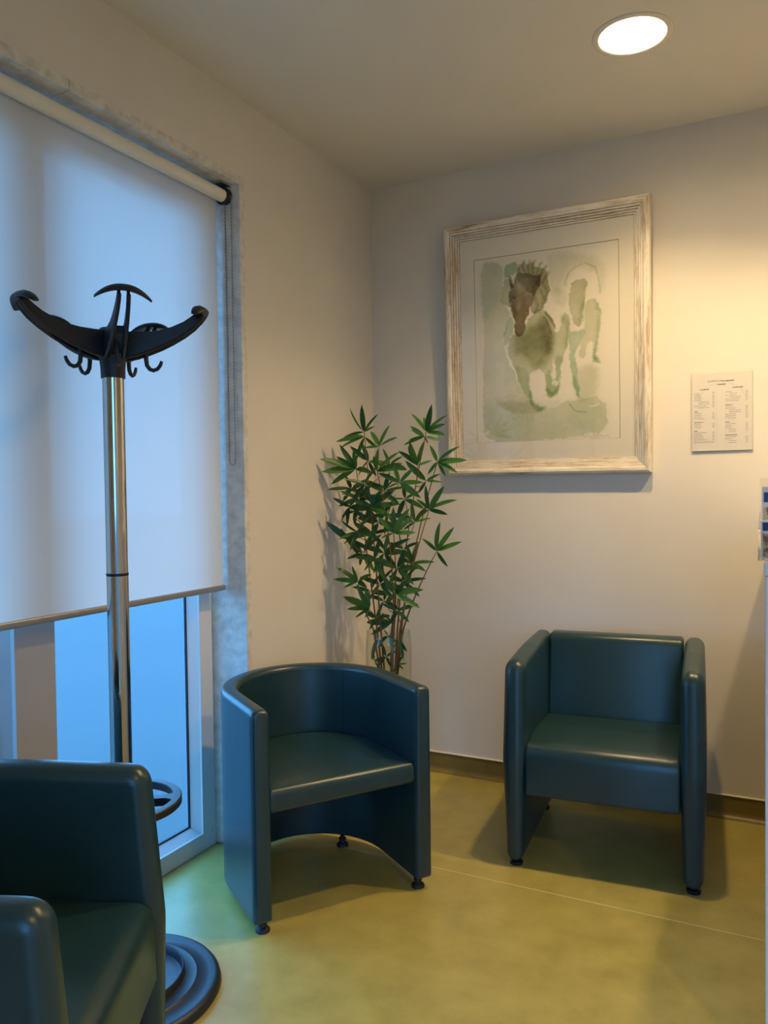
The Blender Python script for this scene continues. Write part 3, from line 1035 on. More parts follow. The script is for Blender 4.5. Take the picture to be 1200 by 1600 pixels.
# the print itself: washes of colour on paper, as vertex colours of a fine grid
def painting():
    NX, NZ = 260, 330
    rng = np.random.RandomState(4)
    # homography from the measured sheet corners to the unit square
    src = np.array([(0, 148), (1150, -15), (1135, 1530), (15, 1550)], float)
    dst = np.array([(0, 0), (1, 0), (1, 1), (0, 1)], float)
    A = []
    for (x, y), (u, v) in zip(src, dst):
        A.append([x, y, 1, 0, 0, 0, -u * x, -u * y, -u])
        A.append([0, 0, 0, x, y, 1, -v * x, -v * y, -v])
    _, _, Vt = np.linalg.svd(np.array(A))
    Hm = Vt[-1].reshape(3, 3)
    def uv(p):
        q = Hm @ np.array([p[0], p[1], 1.0])
        return q[0] / q[2], q[1] / q[2]
    U, V = np.meshgrid(np.linspace(0, 1, NX + 1), np.linspace(0, 1, NZ + 1))
    AR = 0.776
    def vnoise(sc, seed):
        r_ = np.random.RandomState(seed)
        g = r_.rand(int(sc) + 3, int(sc * 1.4) + 4)
        x = U * sc; y = V * sc * 1.3
        xi = x.astype(int); yi_ = y.astype(int)
        fx = x - xi; fy = y - yi_
        fx = fx * fx * (3 - 2 * fx); fy = fy * fy * (3 - 2 * fy)
        return (g[xi, yi_] * (1 - fx) + g[xi + 1, yi_] * fx) * (1 - fy) + (g[xi, yi_ + 1] * (1 - fx) + g[xi + 1, yi_ + 1] * fx) * fy
    def fbm(sc, seed):
        return 0.5 * vnoise(sc, seed) + 0.3 * vnoise(sc * 2.3, seed + 1) + 0.2 * vnoise(sc * 5.1, seed + 2)
    wx = (fbm(26, 11) - 0.5) * 0.030 + (fbm(70, 13) - 0.5) * 0.012
    wy = (fbm(26, 31) - 0.5) * 0.024 + (fbm(70, 33) - 0.5) * 0.010
    def sdf(poly, it=2):
        for _ in range(it):        # smooth the traced outline
            n_ = len(poly)
            poly = [q for k in range(n_) for q in ((poly[k][0] * 0.75 + poly[(k + 1) % n_][0] * 0.25, poly[k][1] * 0.75 + poly[(k + 1) % n_][1] * 0.25),
                                                  (poly[k][0] * 0.25 + poly[(k + 1) % n_][0] * 0.75, poly[k][1] * 0.25 + poly[(k + 1) % n_][1] * 0.75))]
        P = np.array([uv(p) for p in poly])
        X = U + wx; Y = (V + wy) / AR
        P = P * np.array([1, 1 / AR])
        d = np.full(X.shape, 9.0)
        ins = np.zeros(X.shape, bool)
        n = len(P)
        for i in range(n):
            ax, ay = P[i]; bx, by = P[(i + 1) % n]
            ex, ey = bx - ax, by - ay
            t = np.clip(((X - ax) * ex + (Y - ay) * ey) / (ex * ex + ey * ey + 1e-12), 0, 1)
            d = np.minimum(d, np.hypot(X - ax - t * ex, Y - ay - t * ey))
            c_ = ((ay > Y) != (by > Y)) & (X < (bx - ax) * (Y - ay) / (by - ay + 1e-12) + ax)
            ins ^= c_
        return np.where(ins, d, -d)
    paper = np.array([0.80, 0.76, 0.67])
    C = np.ones(U.shape + (3,)) * paper
    wash = 0.5 * fbm(5, 71) + 0.5 * fbm(11, 75)
    fine = fbm(40, 91)
    def lay(poly, col, al, soft=0.004, edge=0.0, grad=None, it=1):
        d = sdf(poly, it)
        a = np.clip(0.5 + d / (2 * soft), 0, 1)
        a = a * a * (3 - 2 * a)
        k = al * (0.45 + 1.10 * wash) * (0.90 + 0.20 * fine)
        if edge:
            k = k * (1 + edge * np.exp(-np.clip(d, 0, 9) / 0.008))
        if grad is not None:
            k = k * grad
        a = np.clip(a * k, 0, 1)[..., None]
        C[:] = C * (1 - a) + C * np.array(col) * a
    G = (0.60, 0.67, 0.50)       # sage wash (as filters over the paper)
    T = (0.46, 0.64, 0.49)       # teal
    B = (0.26, 0.21, 0.11)       # umber
    OL = (0.44, 0.44, 0.26)      # olive
    # ground and backdrop washes
    lay([(35, 150), (230, 165), (215, 300), (215, 480), (285, 560), (235, 700), (225, 820), (260, 940), (330, 1060), (380, 1210), (500, 1330), (760, 1230), (1030, 1200), (1040, 1475), (830, 1505), (540, 1545), (85, 1558), (60, 1400), (70, 1300), (60, 1190), (75, 600)], G, 0.50, 0.006, 0.25)
    lay([(35, 150), (240, 170), (225, 420), (120, 560), (75, 600)], T, 0.42, 0.05)
    lay([(60, 1190), (300, 1240), (620, 1250), (1030, 1210), (1040, 1475), (830, 1500), (540, 1545), (85, 1558)], T, 0.32, 0.05)
    lay([(560, 120), (640, 70), (1040, 120), (1040, 330), (980, 420), (1010, 260), (860, 160), (720, 230), (690, 420), (600, 390), (595, 250)], G, 0.42, 0.03)
    lay([(150, 1240), (420, 1225), (540, 1290), (420, 1330), (260, 1320)], OL, 0.30, 0.02)
    lay([(590, 380), (690, 350), (740, 450), (700, 530), (620, 480)], G, 0.35, 0.02)
    # second horse
    lay([(765, 310), (905, 295), (880, 380), (885, 440), (850, 560), (835, 665), (785, 655), (760, 560), (740, 430), (765, 370)], (0.52, 0.56, 0.38), 0.80, 0.006, 0.2)
    lay([(880, 430), (865, 520), (850, 640), (830, 660), (830, 560), (860, 450)], T, 0.6, 0.01)
    lay([(860, 600), (880, 480), (945, 440), (1000, 490), (1000, 600), (985, 720), (950, 860), (985, 930), (920, 950), (945, 880), (930, 760), (880, 800), (865, 920), (820, 890), (840, 780), (870, 690)], G, 0.62, 0.006, 0.3)
    lay([(940, 440), (1000, 490), (985, 700), (960, 860), (985, 935), (935, 925), (945, 780), (965, 640), (975, 520)], T, 0.45, 0.01, 0.2)
    lay([(745, 690), (800, 700), (880, 670), (840, 780), (795, 850), (790, 920), (805, 1010), (830, 1190), (790, 1195), (765, 1040), (745, 880)], T, 0.75, 0.007, 0.2)
    lay([(770, 1010), (970, 940), (975, 1160), (880, 1260), (800, 1240)], G, 0.55, 0.03)
    lay([(720, 250), (800, 190), (860, 160), (960, 190), (990, 260), (900, 230), (820, 215), (750, 270), (735, 340), (700, 350)], (0.9, 0.88, 0.80), 0.5, 0.01, 0.3)
    # rider
    lay([(232, 275), (240, 200), (280, 160), (330, 165), (348, 200), (335, 245), (290, 268), (250, 285)], T, 0.95, 0.005, 0.2)
    lay([(238, 295), (268, 290), (292, 380), (272, 490), (262, 515), (218, 485), (213, 380)], G, 0.85, 0.005, 0.3)
    lay([(290, 565), (302, 680), (262, 790), (225, 825), (240, 745), (220, 730), (255, 630)], T, 0.62, 0.005, 0.3)
    # first horse: body and legs
    body = [(300, 720), (345, 745), (385, 690), (450, 560), (545, 520), (600, 590), (650, 660), (640, 720), (680, 700), (690, 560), (740, 560), (755, 640), (735, 790), (690, 900), (672, 990), (680, 1010), (655, 1085), (628, 1060), (640, 980), (622, 900),
            (605, 1000), (600, 1090), (620, 1140), (665, 1100), (640, 1195), (600, 1215), (556, 1190), (552, 1060), (520, 992), (460, 995), (420, 1030), (425, 1130), (440, 1230), (480, 1290), (540, 1290), (500, 1335), (440, 1280), (380, 1190), (330, 1050), (285, 940), (258, 860), (262, 780)]
    lay(body, G, 0.85, 0.005, 0.25)
    lay([(300, 720), (350, 745), (450, 640), (600, 640), (640, 760), (590, 880), (540, 990), (440, 990), (380, 900), (300, 860)], OL, 0.78, 0.04)
    lay([(500, 560), (620, 650), (620, 850), (560, 900), (520, 760)], (0.40, 0.37, 0.22), 0.75, 0.03)
    lay([(560, 540), (630, 620), (650, 680), (615, 650), (560, 590)], OL, 0.6, 0.008)
    lay([(300, 950), (420, 1000), (430, 1200), (470, 1290), (400, 1210), (340, 1060)], T, 0.55, 0.012)
    lay([(555, 1010), (605, 990), (600, 1090), (640, 1130), (660, 1110), (640, 1195), (600, 1215), (556, 1190)], T, 0.55, 0.012)
    lay([(640, 900), (690, 880), (660, 1080), (630, 1060)], T, 0.6, 0.008)
    # first horse: mane, neck, head
    lay([(335, 240), (355, 190), (395, 165), (430, 175), (465, 150), (470, 185), (520, 205), (560, 205), (595, 320), (590, 400), (555, 470), (540, 540), (450, 580), (440, 500), (470, 420), (350, 330)], OL, 0.85, 0.006, 0.2)
    head = [(268, 285), (290, 330), (300, 330), (338, 250), (400, 240), (480, 255), (530, 260), (525, 330), (470, 400), (455, 470), (430, 530), (405, 610), (390, 690), (355, 748), (322, 735), (305, 700), (312, 600), (292, 535), (268, 490), (275, 400), (292, 370), (270, 320)]
    lay(head, B, 0.88, 0.005, 0.15)
    lay([(275, 400), (300, 350), (350, 360), (340, 480), (330, 600), (312, 600), (292, 535), (270, 490)], B, 0.35, 0.02)
    lay([(460, 260), (530, 262), (522, 330), (460, 420), (440, 380)], B, 0.35, 0.03)
    # brush strokes: mane, forelock, reins, tails, hooves
    def brush(pts, w, col, al):
        P = np.array([uv(p) for p in pts]) * np.array([1, 1 / AR])
        X = U + wx * 0.5; Y = (V + wy * 0.5) / AR
        d = np.full(X.shape, 9.0)
        for i in range(len(P) - 1):
            ax, ay = P[i]; ex, ey = P[i + 1] - P[i]
            t = np.clip(((X - ax) * ex + (Y - ay) * ey) / (ex * ex + ey * ey + 1e-12), 0, 1)
            d = np.minimum(d, np.hypot(X - ax - t * ex, Y - ay - t * ey) + 0.3 * w * np.abs((i + t) / (len(P) - 1) - 0.4))
        a = (np.clip(1.3 - d / w, 0, 1) * al)[..., None]
        C[:] = C * (1 - a) + C * np.array(col) * a
    for p in ([(400, 240), (380, 190), (395, 150)], [(430, 235), (425, 185), (440, 150)], [(465, 240), (462, 190), (480, 145)], [(495, 250), (505, 205), (530, 165)],
              [(525, 270), (540, 225), (570, 190)], [(540, 320), (565, 280), (590, 240)], [(365, 245), (350, 215), (355, 180)]):
        brush(p, 0.012, OL, 0.75)
    for p in ([(540, 330), (575, 400), (560, 470)], [(520, 380), (550, 450), (530, 520)], [(480, 440), (500, 500), (470, 560)]):
        brush(p, 0.014, OL, 0.55)
    brush([(275, 282), (288, 320), (300, 355)], 0.014, B, 0.9)
    brush([(520, 262), (512, 300), (495, 330)], 0.014, B, 0.7)
    brush([(300, 430), (312, 440), (322, 436)], 0.009, (0.3, 0.25, 0.2), 0.8)
    brush([(318, 700), (335, 728), (352, 722)], 0.009, (0.4, 0.32, 0.25), 0.8)
    brush([(350, 330), (348, 450), (345, 600)], 0.018, (1.35, 1.3, 1.3), 0.5)
    brush([(560, 560), (610, 620), (645, 675)], 0.010, OL, 0.8)
    brush([(545, 590), (580, 660), (600, 720)], 0.010, OL, 0.6)
    brush([(690, 590), (735, 640), (740, 720), (715, 820)], 0.020, G, 0.6)
    brush([(430, 1180), (450, 1250), (500, 1300), (545, 1290)], 0.016, T, 0.8)
    brush([(560, 1150), (600, 1190), (650, 1150), (660, 1105)], 0.014, T, 0.8)
    brush([(620, 1075), (655, 1085), (672, 1060)], 0.010, T, 0.8)
    brush([(935, 905), (960, 935), (985, 940)], 0.012, T, 0.9)
    brush([(780, 1060), (795, 1140), (820, 1210)], 0.012, T, 0.7)
    brush([(720, 330), (735, 260), (790, 205), (850, 175)], 0.008, G, 0.6)
    brush([(880, 165), (960, 195), (985, 280), (1000, 400)], 0.008, G, 0.6)
    brush([(740, 1270), (780, 1320), (870, 1330)], 0.008, T, 0.6)
    brush([(100, 1460), (85, 1490)], 0.010, (1.3, 1.25, 1.3), 0.8)
    brush([(290, 950), (320, 1030), (350, 1110)], 0.005, (1.5, 1.4, 1.5), 0.9)
    brush([(900, 1285), (945, 1280), (975, 1268)], 0.006, (1.5, 1.4, 1.5), 0.9)
    # scraped-out highlights
    lay([(395, 600), (412, 590), (408, 640), (394, 635)], (2.4, 2.6, 3.2), 0.8, 0.003)
    lay([(436, 500), (446, 480), (444, 520), (434, 525)], (2.2, 2.4, 2.8), 0.7, 0.003)
    lay([(640, 640), (660, 650), (652, 700), (644, 690)], (1.7, 1.6, 1.7), 0.8, 0.004)
    lay([(270, 500), (284, 540), (276, 530), (240, 505)], (1.5, 1.5, 1.6), 0.6, 0.004)
    # signature strokes
    def stroke(pts, w=0.0022, al=0.7):
        P = np.array([uv(p) for p in pts]) * np.array([1, 1 / AR])
        X = U; Y = V / AR
        d = np.full(X.shape, 9.0)
        for i in range(len(P) - 1):
            ax, ay = P[i]; ex, ey = P[i + 1] - P[i]
            t = np.clip(((X - ax) * ex + (Y - ay) * ey) / (ex * ex + ey * ey + 1e-12), 0, 1)
            d = np.minimum(d, np.hypot(X - ax - t * ex, Y - ay - t * ey))
        a = np.clip(1 - d / w, 0, 1)[..., None] * al
        C[:] = C * (1 - a) + np.array([0.20, 0.18, 0.14]) * a
    stroke([(820, 1530), (845, 1500), (850, 1525), (880, 1505), (905, 1528), (940, 1490), (925, 1535), (975, 1485), (950, 1530), (985, 1510), (1000, 1522), (1050, 1512)])
    C[:] = np.clip(C, 0.02, 0.85)
    X = (ox0 + e_) + (ox1 - ox0 - 2 * e_) * U
    Z = (oz1 - e_) - (oz1 - oz0 - 2 * e_) * V
    vs = np.stack([X.ravel(), np.full(X.size, yi), Z.ravel()], 1)
    i, j = np.meshgrid(np.arange(NX), np.arange(NZ))
    a = (j * (NX + 1) + i).ravel()
    fs = np.stack([a, a + NX + 1, a + NX + 2, a + 1], 1)
    me = bpy.data.meshes.new('watercolour')
    me.from_pydata(vs.tolist(), [], fs.tolist())
    ca = me.color_attributes.new('Col', 'FLOAT_COLOR', 'POINT')
    ca.data.foreach_set('color', np.concatenate([C.reshape(-1, 3), np.ones((X.size, 1))], 1).ravel().astype(np.float32))
    me.materials.append(MATS['watercolour_paper'])
    o = bpy.data.objects.new('watercolour', me)
    COL.objects.link(o)
    o.parent = pic
    o['label'] = 'sage green and brown wash painting of two horses'
painting()

# ------------------------------------------------------------------ notice in a clear sleeve
NW, NH = 0.214, 0.302
no_ = tag(empty('wall_notice', (1.479, -0.0005, 1.386)), 'white printed two-column notice in a clear sleeve on the wall', 'notice')
nb = MB()
pillow(nb, round_poly([(-NW / 2, 0), (NW / 2, 0), (NW / 2, NH), (-NW / 2, NH)], 0.003, 3), -0.0075, -0.0065, 0.0004, 1, 'y')
nb.build('sleeve', 'acrylic', no_)
MB().box((-NW / 2, -0.0065, 0), (NW / 2, -0.0, 0.0025)).build('sleeve_edge', 'acrylic', no_, smooth=False)
pp = MB().box((-0.1045, -0.0058, 0.003), (0.1045, -0.0004, NH - 0.006)).build('paper', 'notice_paper', no_, smooth=False)
PY = -0.00605
ink = MB()
inkl = MB()
def nuv(x, y):      # place on the sheet: measured layout units (0..1000 across, 0..1300 down)
    return -0.1045 + 0.209 * x / 1000.0, NH - 0.006 - 0.290 * y / 1300.0
rnd = random.Random(9)
def words(mb, x0, x1, y, hgt=9, dens=0.72):
    x = x0
    while x < x1 - 6:
        w = min(rnd.uniform(10, 22), x1 - x)
        a = nuv(x, y - hgt / 2); b = nuv(x + w, y + hgt / 2)
        mb.add([(a[0], PY, b[1]), (b[0], PY, b[1]), (b[0], PY, a[1]), (a[0], PY, a[1])], [(0, 1, 2, 3)])
        x += w + (5 if rnd.random() < 0.8 else 14)
words(ink, 520, 705, 150, 19)      # rest of the heading cannot be read in the photo
words(ink, 425, 565, 205, 20)
words(ink, 140, 290, 275, 18)
words(ink, 680, 855, 268, 18)
L_rows = [(40, 120, 335), (45, 160, 365), (45, 160, 395), (45, 160, 425), (40, 170, 455), (110, 290, 487), (110, 290, 517), (40, 250, 550), (110, 290, 580),
          (45, 160, 675), (45, 160, 705), (45, 160, 735), (45, 215, 765), (45, 155, 857), (45, 160, 887), (45, 150, 917), (30, 250, 1003), (30, 165, 1033), (30, 195, 1063), (30, 190, 1093), (30, 270, 1123)]
R_rows = [(575, 660, 335), (625, 745, 362), (575, 745, 395), (625, 815, 425), (575, 790, 457), (575, 790, 487), (560, 705, 587), (565, 735, 615), (620, 815, 645), (620, 815, 677), (560, 735, 710), (560, 730, 742), (560, 735, 775),
          (560, 720, 870), (560, 665, 900), (560, 665, 932), (620, 735, 965), (615, 735, 997), (555, 735, 1092), (550, 660, 1122), (620, 750, 1155), (615, 750, 1187)]
heads = [(45, 95, 645), (45, 185, 827), (40, 95, 973), (560, 680, 555), (560, 625, 840), (555, 755, 1060)]
for x0, x1, y in L_rows:
    words(inkl, x0, x1, y, 9)
    words(inkl, 345, 385, y - 2, 10)
for x0, x1, y in R_rows:
    words(inkl, x0, x1, y, 9)
    words(inkl, 890, 930, y - 4, 10)
for x0, x1, y in heads:
    words(ink, x0, x1, y, 13)
words(inkl, 30, 375, 1155, 6)
words(inkl, 30, 375, 1172, 6)
tag(ink.build('bold_print', 'ink', pp, smooth=False), kind='stuff')
tag(inkl.build('fine_print', 'ink_light', pp, smooth=False), kind='stuff')
# pale arch watermark
wm = MB()
n = 40
vs = []
for k in range(n + 1):
    a = PI * (0.10 + 0.80 * k / n)
    for rr in (405, 445):
        q = nuv(500 + rr * math.cos(a), 560 - rr * 0.9 * math.sin(a))
        vs.append((q[0], PY + 0.0001, q[1]))
wm.add(vs, [(2 * k, 2 * k + 1, 2 * k + 3, 2 * k + 2) for k in range(n)])
for x0 in (405, 560):
    a = nuv(x0, 330); b = nuv(x0 + 18, 1240)
    wm.add([(a[0], PY + 0.0001, b[1]), (b[0], PY + 0.0001, b[1]), (b[0], PY + 0.0001, a[1]), (a[0], PY + 0.0001, a[1])], [(0, 1, 2, 3)])
wm.build('watermark', 'notice_watermark', pp, smooth=False)
def text_part(txt, x, z, size, mat, parent, y):
    cu = bpy.data.curves.new('heading', 'FONT')
    cu.body = txt
    cu.size = size
    cu.align_x = 'CENTER'
    to = bpy.data.objects.new('tmp', cu)
    COL.objects.link(to)
    dg = bpy.context.evaluated_depsgraph_get()
    me = bpy.data.meshes.new_from_object(to.evaluated_get(dg))
    bpy.data.objects.remove(to, do_unlink=True)
    me.materials.clear()
    me.materials.append(MATS[mat])
    o = bpy.data.objects.new('heading', me)
    COL.objects.link(o)
    o.parent = parent
    o.location = (x, y, z)
    o.rotation_euler = (R(90), 0, 0)
    return o
qx, qz = nuv(392, 148)
text_part('CLINICA DE', qx, qz - 0.002, 0.0098, 'ink', pp, PY)

# ------------------------------------------------------------------ reception counter, leaflet holder, leaflets
CX0, CYN, CZ = 1.6575, -1.42, 1.095
ctr = tag(empty('reception_counter', (CX0, CYN, 0)), 'white reception counter at the right edge of the photo', 'counter')
def cpart(mb, name, mat, bevel=0.004):
    o = mb.build(name, mat, None, smooth=False)
    o.location = -Vector(ctr.location)
    o.parent = ctr
    bv = o.modifiers.new('edge', 'BEVEL'); bv.width = bevel; bv.segments = 3
    return o
cpart(MB().box((CX0 + 0.002, CYN + 0.03, 0), (CX0 + 0.032, -0.03, CZ - 0.03)), 'front_panel', 'counter_white')
cpart(MB().box((CX0 + 0.002, CYN + 0.002, 0), (CX0 + 0.60, CYN + 0.03, CZ - 0.03)), 'end_panel', 'counter_white')
cpart(MB().box((CX0, CYN, CZ - 0.03), (CX0 + 0.34, -0.03, CZ)), 'top_ledge', 'counter_white')
cpart(MB().box((CX0 + 0.032, CYN + 0.03, 0.72), (CX0 + 0.60, -0.03, 0.75)), 'desk_top', 'counter_white')

hx, hy = CX0 - 0.012, CYN + 0.085
hol = tag(empty('leaflet_holder', (hx, hy, CZ)), 'clear acrylic leaflet holder on the reception counter', 'holder')
def hpart(mb, name, mat='acrylic'):
    return mb.build(name, mat, hol, smooth=False)
hpart(MB().box((0, -0.055, 0), (0.22, 0.05, 0.003)), 'base')
hpart(MB().add([(0.0, 0.046, 0.003), (0.22, 0.046, 0.003), (0.22, 0.062, 0.175), (0.0, 0.062, 0.175), (0.0, 0.049, 0.003), (0.22, 0.049, 0.003), (0.22, 0.065, 0.175), (0.0, 0.065, 0.175)],
               [(0, 1, 2, 3), (4, 7, 6, 5), (0, 4, 5, 1), (1, 5, 6, 2), (2, 6, 7, 3), (3, 7, 4, 0)]), 'back_plate')
hpart(MB().add([(0.0, -0.050, 0.003), (0.22, -0.050, 0.003), (0.22, -0.066, 0.062), (0.0, -0.066, 0.062), (0.0, -0.053, 0.003), (0.22, -0.053, 0.003), (0.22, -0.069, 0.062), (0.0, -0.069, 0.062)],
               [(0, 1, 2, 3), (4, 7, 6, 5), (0, 4, 5, 1), (1, 5, 6, 2), (2, 6, 7, 3), (3, 7, 4, 0)]), 'front_plate')
hpart(MB().prism([(-0.050, 0.003), (0.046, 0.003), (0.055, 0.10), (-0.062, 0.062)], 0.0, 0.003, 'x'), 'side_plate')
hpart(MB().prism([(-0.050, 0.003), (0.046, 0.003), (0.055, 0.10), (-0.062, 0.062)], 0.217, 0.22, 'x'), 'side_plate')
def leaflet(y0, h_, cols, lean, label, x0=0.005):
    t = tag(empty('leaflet', (hx + x0, hy + y0, CZ + 0.0035)), label, 'leaflet', 'leaflets on the counter')
    t.rotation_euler = (R(-lean), 0, 0)
    MB().box((0, -0.002, 0), (0.205, 0.002, h_)).build('sheet', 'leaflet_white', t, smooth=False)
    for z0, z1, mt in cols:
        MB().box((0.004, -0.0026, z0), (0.201, -0.0021, z1)).build('printed_panel', mt, t, smooth=False)
leaflet(0.030, 0.152, [(0.118, 0.140, 'leaflet_blue'), (0.01, 0.108, 'leaflet_photo')], 5, 'tall leaflet with a dark blue top band, at the back of the holder')
leaflet(-0.038, 0.082, [(0.060, 0.078, 'leaflet_blue'), (0.004, 0.054, 'leaflet_photo')], -8, 'short leaflet with a blue band, at the front of the holder')

# ------------------------------------------------------------------ glass vase and artificial bamboo
VY = -0.40
vp = on_y(607, 985, VY)
VXc = vp.x
vase_h = vp.z
vase = tag(MB().lathe([(0.0, 0.0), (0.066, 0.0), (0.074, 0.006), (0.080, 0.10), (0.088, 0.35), (0.0935, vase_h - 0.10), (0.092, vase_h - 0.05), (0.087, vase_h - 0.003), (0.0855, vase_h),
                       (0.084, vase_h - 0.003), (0.089, vase_h - 0.05), (0.0905, vase_h - 0.10), (0.085, 0.35), (0.077, 0.10), (0.070, 0.014), (0.0, 0.012)], 56).build('glass_vase', 'vase_glass', None),
           'tall clear glass vase holding the bamboo, behind the tub chair', 'vase')
vase.location = (VXc, VY, 0)

plant = tag(empty('bamboo_plant', (VXc, VY, 0.016)), 'artificial green bamboo with long narrow leaves standing in a glass vase', 'plant')
rnd = random.Random(21)
def leaf_mesh(name, fold, droop, wid, mat):
    n = 6
    vs, fs = [], []
    for i in range(n + 1):
        u = i / n
        w = wid * (math.sin(PI * min(1, u * 0.90 + 0.06)) ** 0.75) * (1 - 0.25 * u)
        if i == n: w = 0.0005
        if i == 0: w = 0.004
        z = -droop * u * u
        vs += [(u, -w, z + fold * w), (u, 0, z), (u, w, z + fold * w)]
    for i in range(n):
        a = i * 3
        fs += [(a, a + 1, a + 4, a + 3), (a + 1, a + 2, a + 5, a + 4)]
    me = bpy.data.meshes.new(name)
    me.from_pydata(vs, [], fs)
    for p in me.polygons: p.use_smooth = True
    me.materials.append(MATS[mat])
    return me
LEAF = [leaf_mesh('leaf', 0.30, 0.05, 0.122, 'leaf_green'), leaf_mesh('leaf', 0.40, 0.10, 0.112, 'leaf_green'),
        leaf_mesh('leaf', 0.25, 0.14, 0.124, 'leaf_deep'), leaf_mesh('leaf', 0.45, 0.02, 0.114, 'leaf_deep')]
def add_leaf(stem, P, Q, mesh, nrm=None):
    P = Vector(P); Q = Vector(Q)
    d = Q - P
    L = d.length
    x = d.normalized()
    nrm = nrm or Vector((rnd.uniform(-0.5, 0.7), -1.0 + rnd.uniform(-0.3, 0.4), rnd.uniform(0.2, 0.9)))
    z = (nrm - x * nrm.dot(x)).normalized()
    y = z.cross(x)
    M_ = Matrix((x * L, y * L, z * L)).transposed().to_4x4()
    M_.translation = P - plant.location
    o = bpy.data.objects.new('leaf', mesh)
    COL.objects.link(o)
    o.parent = stem
    o.matrix_local = M_
    return o
def cpx(cx, cy, y):
    """place seen at the given spot of the enlarged plant view, at depth y, kept clear of both walls"""
    px, py = 480 + cx / 3.3333, 600 + cy / 3.3333
    p = on_y(px, py, y)
    while p.x < 0.022 and y > -0.9:
        y -= 0.01
        p = on_y(px, py, y)
    return p
